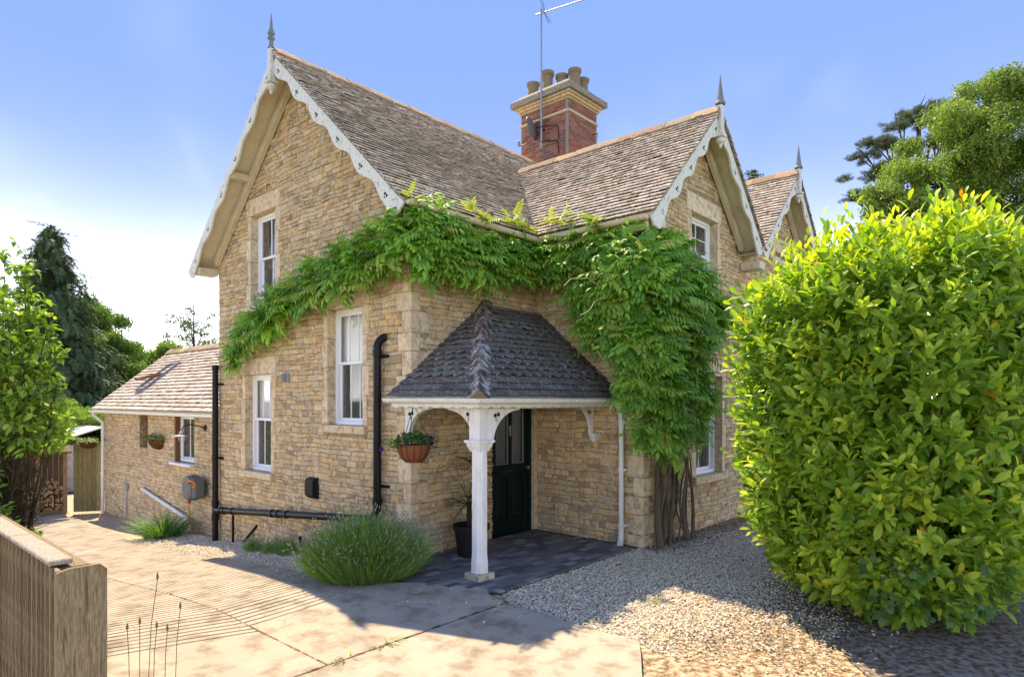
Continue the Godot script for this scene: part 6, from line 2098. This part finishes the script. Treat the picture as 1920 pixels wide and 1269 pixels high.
	mb.prism(PackedVector2Array([Vector2(-0.205, 0.02), Vector2(0.015, 0.02), Vector2(0.015, 1.22), Vector2(-0.015, 1.25), Vector2(-0.15, 1.25), Vector2(-0.205, 1.235)]), Vector3(-4.322, 0, 2.765), Vector3(1, 0, 0), Vector3(0, 1, 0), 0.028, Color(0.32, 0.275, 0.195))
	part("end_board", mb, M.wood, fe)
	mb = MB.new()
	mb.cbox(Transform3D(Basis(), Vector3(-4.4, 0.62, 2.7)), Vector3(0.1, 1.2, 0.1), 0.008, Color(0.34, 0.27, 0.19))
	part("post", mb, M.wood, fe)
	mb = MB.new()
	mb.cbox(Transform3D(Basis(), Vector3(-4.42, 1.18, 1.1)), Vector3(0.15, 0.1, 3.1), 0.006, Color(0.36, 0.29, 0.2))
	part("rail", mb, M.wood, fe)
	for q in [[2.66, 1.75], [1.745, 0.2], [0.195, -0.6]]:
		mb = MB.new()
		mb.cbox(Transform3D(Basis(), Vector3(-4.48, 1.262, (q[0] + q[1]) / 2.0)), Vector3(0.11, 0.028, q[0] - q[1]), 0.006, Color(0.5, 0.485, 0.45))
		part("capping_rail", mb, M.wood, fe)
	# gate and log store at the end of the drive
	var ga := thing("garden_gate", "mossy boarded timber gate standing at the far outbuilding corner", "gate", Vector3(-0.08, -1.0, -13.8))
	var G0 := Vector3(-0.36, -1.0, -14.0); var G1 := Vector3(0.19, -1.0, -13.62)
	var gd := (G1 - G0).normalized()
	var gB := Basis(gd, Vector3(0, 1, 0), gd.cross(Vector3(0, 1, 0)))
	for i in 6:
		mb = MB.new()
		mb.cbox(Transform3D(gB, G0.lerp(G1, (i + 0.5) / 6.0) + Vector3(0, 0.97, 0)), Vector3(G0.distance_to(G1) / 6.0 - 0.003, 1.86, 0.022), 0.004, vary(Color(0.34, 0.29, 0.15), 0.15))
		part("plank", mb, M.wood, ga)
	for y in [0.25, 1.0, 1.75]:
		mb = MB.new()
		mb.box(Transform3D(gB, G0.lerp(G1, 0.5) + Vector3(0, y, 0) - gB.z * 0.04), Vector3(G0.distance_to(G1), 0.1, 0.04), Color(0.3, 0.24, 0.14))
		part("ledge", mb, M.wood, ga)
	var tb := thing("gate_basket", "small coir basket of flowers hung on top of the timber gate", "planter", Vector3(-0.1, 0.82, -13.7))
	mb = MB.new()
	mb.lathe(Transform3D(Basis(), Vector3(-0.1, 0.78, -13.68)), [Vector2(0.0, 0.0), Vector2(0.12, 0.01), Vector2(0.19, 0.08), Vector2(0.22, 0.17), Vector2(0.0, 0.15)], 16)
	part("basket", mb, M.coir, tb)
	hanging_plants(tb, Vector3(-0.1, 0.96, -13.68), 0.24, 0.24, 260, [Color(0.2, 0.3, 0.1), Color(0.3, 0.36, 0.16), Color(0.1, 0.2, 0.06), Color(0.5, 0.5, 0.35)])
	var ls := thing("log_store", "open timber log store built against the boundary", "log store", Vector3(-1.1, -1.0, -14.5))
	var S0 := Vector3(-1.75, -1.0, -14.3); var S1 := Vector3(-0.5, -1.0, -14.1)
	var sd := (S1 - S0).normalized()
	var sn := sd.cross(Vector3(0, 1, 0))   # towards the drive
	var sB := Basis(sd, Vector3(0, 1, 0), sn)
	for p in [0.02, 0.5, 0.98]:
		mb = MB.new()
		mb.cbox(Transform3D(sB, S0.lerp(S1, p) + Vector3(0, 0.85, 0)), Vector3(0.09, 1.7, 0.09), 0.008, Color(0.42, 0.3, 0.18))
		part("post", mb, M.wood, ls)
	for i in 10:
		mb = MB.new()
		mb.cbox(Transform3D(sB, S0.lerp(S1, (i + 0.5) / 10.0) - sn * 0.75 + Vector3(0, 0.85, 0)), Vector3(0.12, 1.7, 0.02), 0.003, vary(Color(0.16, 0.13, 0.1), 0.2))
		part("plank", mb, M.wood, ls)
	mb = MB.new()
	mb.box(Transform3D(sB * Basis(Vector3(1, 0, 0), 0.12), S0.lerp(S1, 0.5) - sn * 0.35 + Vector3(0, 1.74, 0)), Vector3(1.5, 0.04, 1.0), Color(0.2, 0.17, 0.13))
	part("roof", mb, M.wood, ls)
	mb = MB.new()
	mb.box(Transform3D(sB, S0.lerp(S1, 0.5) - sn * 0.35 + Vector3(0, 0.08, 0)), Vector3(1.3, 0.06, 0.7), Color(0.3, 0.24, 0.17))
	part("floor", mb, M.wood, ls)
	var kinds := []
	for k in 4:
		mb = MB.new()
		var cols := [Color(0.62, 0.36, 0.17), Color(0.55, 0.33, 0.18), Color(0.66, 0.43, 0.24), Color(0.48, 0.27, 0.14)]
		var poly := PackedVector2Array([Vector2(0, 0)])
		var ang := PI * (0.5 + 0.16 * k)
		for i in 6: poly.append(Vector2(cos(ang * i / 5.0), sin(ang * i / 5.0)) * 0.085)
		mb.prism(poly, Vector3.ZERO, Vector3(1, 0, 0), Vector3(0, 1, 0), 0.34, cols[k])
		kinds.append(mb.mesh())
	for bay in 2:
		for row in 7:
			for i in 5:
				if bay == 0 and row > 4: continue
				if row > 4 and (i == 0 or i == 4) : continue
				var u: float = 0.08 + bay * 0.48 + i * 0.085 + (0.03 if row % 2 else 0.0)
				var lg := MeshInstance3D.new()
				lg.name = numbered("split_log")
				lg.mesh = kinds[rng.randi() % 4]
				lg.material_override = M.logend
				add_child(lg, true)
				lg.transform = Transform3D(sB * Basis(Vector3(0, 0, 1), rnd(0, TAU)), S0.lerp(S1, u) - sn * (0.4 + rnd(-0.03, 0.03)) + Vector3(0, 0.19 + row * 0.115, 0))
				tag(lg, "split firewood log with pale orange end stacked in the timber log store", "log", "split logs in the log store")
	# white-roofed shed beyond the gate
	var sh := thing("garden_shed", "pale low shed with a white roof behind the timber gate", "shed", Vector3(2.2, -1.2, -22.0))
	mb = MB.new()
	mb.span(Vector3(0.4, -1.4, -24.0), Vector3(4.0, 0.45, -21.0), Color(0.5, 0.48, 0.44))
	part("wall", mb, M.dressed, sh)
	mb = MB.new()
	slab(mb, Vector3(0.2, 0.45, -24.2), Vector3(0.2, 0.45, -20.8), Vector3(2.2, 1.1, -20.8), Vector3(2.2, 1.1, -24.2), 0.05); slab(mb, Vector3(4.2, 0.45, -20.8), Vector3(4.2, 0.45, -24.2), Vector3(2.2, 1.1, -24.2), Vector3(2.2, 1.1, -20.8), 0.05)
	part("roof", mb, M.white, sh)
	# overhead cable
	mb = MB.new()
	var pts := []
	for i in 17:
		var s := i / 16.0
		pts.append(Vector3(2.63, 11.5, 5.06).lerp(Vector3(4.65, 2.9, 7.4), s) + Vector3(0, -0.35 * sin(PI * s), 0))
	mb.tube(pts, 0.014, 8)
	var cable := single("overhead_cable", mb, M.blackmatt, "black overhead cable hanging against the sky above the hedge", "cable")
	# trees
	var clump := clump_mesh(24, 0.34, 0.12, 500).mesh()
	var small := clump_mesh(12, 0.14, 0.075, 501).mesh()
	rng.seed = 99
	conifer(Vector3(2.55, -1.3, -29.5), 11.6, 4.4)
	var g1 := [Color(0.15, 0.25, 0.045), Color(0.19, 0.3, 0.055), Color(0.12, 0.21, 0.04)]
	var g2 := [Color(0.27, 0.38, 0.065), Color(0.33, 0.43, 0.075), Color(0.22, 0.33, 0.06)]
	tree("broadleaf_tree", "mid green broadleaf tree showing behind the dark conifer", Vector3(6.75, -1.35, -39.9), [[6.75, 7.78, -39.86, 1.5, 1.2], [6.41, 5.78, -40.24, 1.8, 1.5], [7.30, 6.44, -39.24, 1.3, 1.1], [6.97, 4.11, -39.61, 2.0, 1.7], [7.4, 2.2, -39.3, 2.0, 1.6], [5.9, 2.0, -40.3, 2.0, 1.6]], clump, 230, g1, 0.22, 0.8, 1.3)
	tree("broadleaf_tree", "rounded dark green tree between the conifer and the outbuilding roof", Vector3(5.87, -1.3, -31.8), [[5.87, 4.37, -31.84, 1.15, 0.95], [5.50, 3.52, -32.26, 1.25, 1.0], [6.35, 3.52, -31.31, 1.1, 0.9], [6.16, 4.94, -31.52, 0.8, 0.65], [5.8, 2.2, -31.8, 1.5, 1.1], [5.0, 1.4, -32.4, 1.3, 1.1], [6.8, 2.0, -31.0, 1.3, 1.1]], clump, 260, g1, 0.18, 0.7, 1.1)
	tree("broadleaf_tree", "pale green tree rising just behind the outbuilding ridge", Vector3(11.0, -1.35, -41.1), [[10.90, 4.67, -41.22, 1.5, 1.2], [11.51, 3.94, -40.53, 1.6, 1.3], [10.29, 3.94, -41.91, 1.6, 1.3], [12.00, 5.04, -39.99, 1.0, 0.8], [11.0, 2.0, -41.0, 2.2, 1.7], [13.0, 3.6, -39.0, 1.4, 1.2]], clump, 230, g2, 0.2, 0.8, 1.2)
	tree("birch_tree", "slender airy birch against the sky beside the gable", Vector3(7.83, -1.3, -26.6), [[7.71, 6.51, -26.78, 0.6, 0.6], [7.44, 5.98, -27.08, 0.75, 0.6], [8.15, 5.84, -26.29, 0.7, 0.6], [7.88, 5.04, -26.58, 0.95, 0.8], [7.26, 5.31, -27.28, 0.5, 0.4], [8.42, 5.17, -25.99, 0.5, 0.4], [7.8, 4.0, -26.6, 0.9, 0.8]], small, 90, [Color(0.11, 0.17, 0.06), Color(0.14, 0.2, 0.08)], 0.09, 0.8, 1.3)
	tree("garden_shrub", "low pale green garden shrub in front of the conifer", Vector3(2.3, -1.25, -23.9), [[2.28, 1.3, -23.84, 0.95, 0.8], [1.6, 1.2, -24.49, 0.9, 0.8], [2.9, 1.2, -23.20, 0.9, 0.8], [2.2, 0.2, -23.6, 1.1, 0.9]], small, 420, g2, 0.06, 0.8, 1.3, "shrub")
	tree("dense_shrub", "broad dark shrub at the foot of the conifer", Vector3(0.4, -1.25, -26.5), [[0.4, 0.6, -26.5, 1.7, 1.5], [-1.4, 0.7, -27.5, 1.9, 1.7], [2.0, 0.5, -28.0, 1.7, 1.6]], clump, 210, g1, 0.1, 0.7, 1.1, "shrub")
	tree("dense_shrub", "broad mid green shrub closing the gap behind the shed", Vector3(6.0, -1.25, -27.5), [[5.2, 0.6, -27.9, 1.6, 1.4], [7.0, 0.7, -26.5, 1.6, 1.4], [9.0, 0.8, -27.5, 1.8, 1.5]], clump, 210, g1, 0.1, 0.7, 1.1, "shrub")
	tree("broadleaf_tree", "great spreading broadleaf tree rising above the laurel hedge", Vector3(28.4, -1.0, 3.6), [[28.58, 14.51, 4.09, 1.6, 1.25], [27.37, 13.15, 2.74, 1.65, 1.3], [28.88, 12.25, 4.42, 2.1, 1.6], [26.47, 11.80, 1.73, 1.5, 1.2], [27.98, 11.12, 3.41, 1.9, 1.5], [25.72, 10.78, 0.89, 1.15, 0.9], [29.78, 14.51, 5.43, 1.7, 1.35], [26.92, 10.22, 2.24, 1.5, 1.2], [28.88, 15.18, 4.42, 1.15, 0.9], [30.23, 11.57, 5.94, 2.1, 1.65], [25.27, 10.11, 0.39, 0.85, 0.65], [27.0, 8.6, 2.0, 2.0, 1.6], [29.0, 8.8, 4.5, 2.2, 1.6], [31.0, 9.0, 6.5, 2.0, 1.6]], clump, 130, [Color(0.2, 0.29, 0.055), Color(0.25, 0.34, 0.065), Color(0.3, 0.38, 0.075)], 0.4, 0.7, 1.15)
	var tufts := clump_mesh(1, 0.1, 0.1, 502)
	tufts = MB.new()
	for i in 46:
		var d := rdir()
		d.y = absf(d.y) * 0.9 - 0.15
		var s := d.cross(rdir()).normalized() * 0.011
		var o := rdir() * 0.1
		tufts.tri(o - s, o + s, o + d.normalized() * 0.26)
	tree("pine_tree", "dark flat-topped pine standing behind the great broadleaf tree", Vector3(41.4, -1.0, -1.0), [[41.37, 20.14, -1.11, 1.4, 0.5], [40.59, 19.31, -1.98, 1.4, 0.42], [42.15, 20.31, -0.24, 1.1, 0.4], [40.03, 17.97, -2.61, 1.5, 0.38], [40.92, 18.14, -1.61, 1.3, 0.4], [39.25, 17.47, -3.48, 1.0, 0.35], [39.58, 16.14, -3.10, 1.5, 0.4], [40.48, 16.64, -2.11, 1.3, 0.4], [38.80, 14.80, -3.98, 1.1, 0.32], [39.81, 14.96, -2.85, 1.4, 0.38], [41.5, 16.5, -0.5, 1.4, 0.4], [42.4, 18.4, 0.0, 1.4, 0.4]], tufts.mesh(), 60, [Color(0.12, 0.155, 0.085), Color(0.15, 0.18, 0.09)], 0.34, 0.7, 1.2, "tree", M.needle, 6)
	tree("distant_tree", "tip of a far tree showing between the two small gables", Vector3(32.5, -1.0, -8.0), [[32.47, 15.2, -8.06, 0.5, 0.6], [32.37, 14.5, -8.18, 0.75, 0.6], [32.79, 14.6, -7.71, 0.6, 0.5], [32.5, 13.4, -8.0, 1.2, 0.9]], small, 260, [Color(0.05, 0.09, 0.04), Color(0.06, 0.1, 0.04)], 0.16, 0.9, 1.4)
	# leafy shrub over the near fence, and the one over the log store
	rng.seed = 321
	airy_shrub()
	tree("store_creeper", "thick green creeper covering the roof of the log store", Vector3(-1.3, -1.0, -14.9), [[-1.35, 1.3, -14.51, 0.5, 0.42], [-0.95, 1.35, -14.13, 0.52, 0.45], [-0.68, 1.17, -13.9, 0.36, 0.32], [-1.1, 0.95, -14.3, 0.45, 0.3], [-0.75, 1.45, -14.0, 0.32, 0.28], [-1.8, 1.0, -14.6, 0.6, 0.5]], small, 700, g2, 0.05, 0.6, 1.0, "creeper")

# ---------------------------------------------------------------- scene
func build_light() -> void:
	var cam := Camera3D.new()
	cam.name = "camera"
	add_child(cam)
	cam.projection = Camera3D.PROJECTION_FRUSTUM
	cam.near = 0.05
	cam.far = 2000.0
	cam.size = 0.05 * 1269.0 / 1197.0
	cam.frustum_offset = Vector2(0.0, 0.05 * 115.5 / 1197.0)
	cam.position = EYE
	cam.rotation_degrees = Vector3(0, -48.226, 0)
	cam.current = true
	var env := Environment.new()
	env.background_mode = Environment.BG_SKY
	env.tonemap_mode = Environment.TONE_MAPPER_LINEAR
	env.tonemap_exposure = 5.4
	env.background_energy_multiplier = 0.8
	env.sdfgi_enabled = true
	env.ssao_enabled = true
	env.ssil_enabled = true
	var sky := ProceduralSkyMaterial.new()
	sky.sky_top_color = Color(0.292, 0.37, 0.535)
	sky.sky_horizon_color = Color(1.36, 1.335, 1.3)
	sky.sky_curve = 0.058
	sky.ground_bottom_color = Color(0.35, 0.36, 0.33)
	sky.ground_horizon_color = Color(0.75, 0.8, 0.85)
	sky.sun_angle_max = 24.0
	sky.sun_curve = 0.12
	# thin wisps of cloud, computed from the direction so that they meet all round
	var w := 1024; var h := 512
	var im := Image.create(w, h, false, Image.FORMAT_RGBA8)
	var n := FastNoiseLite.new()
	n.seed = 5; n.frequency = 1.0; n.fractal_octaves = 5
	for y in h / 2:
		var el := PI / 2 - PI * (y + 0.5) / h
		for x in w:
			var az := TAU * (x + 0.5) / w
			var d := Vector3(cos(el) * sin(az), sin(el), cos(el) * cos(az))
			var q := d / (absf(d.y) + 0.35)
			var wx := n.get_noise_3d(q.x * 0.8, 7.0, q.z * 0.8) * 0.9
			var a := n.get_noise_3d((q.x + q.z) * 0.9 + wx, 0.0, (q.z - q.x) * 2.6 + wx * 1.5)
			var b := n.get_noise_3d(q.x * 0.55 + 40.0, 3.0, q.z * 0.55)
			var k := clampf((a + 0.2) * 1.3, 0.0, 1.0) * clampf((b + 0.2) * 1.9, 0.0, 1.0)
			im.set_pixel(x, y, Color(1, 1, 1, clampf(k * 0.6, 0.0, 0.6)))
	sky.sky_cover = ImageTexture.create_from_image(im)
	sky.sky_cover_modulate = Color(0.55, 0.545, 0.53, 0.42)
	var s := Sky.new()
	s.sky_material = sky
	env.sky = s
	var we := WorldEnvironment.new()
	we.name = "environment"
	we.environment = env
	add_child(we)
	var sun := DirectionalLight3D.new()
	sun.name = "sun"
	add_child(sun)
	sun.light_color = Color(1.0, 0.92, 0.79)
	sun.light_energy = 0.6
	sun.light_angular_distance = 0.5
	sun.shadow_enabled = true
	sun.look_at_from_position(Vector3.ZERO, Vector3(-0.19, -1.0, 0.58), Vector3.UP)

func _ready() -> void:
	rng.seed = 7
	wob.seed = 3
	wob.frequency = 0.02
	wob.fractal_octaves = 3
	build_light()
	make_materials()
	build_ground()
	print("ground")
	build_house()
	print("house")
	build_extension()
	build_porch()
	build_fittings()
	print("fittings")
	build_wisteria()
	build_hedge()
	print("hedge")
	build_garden()
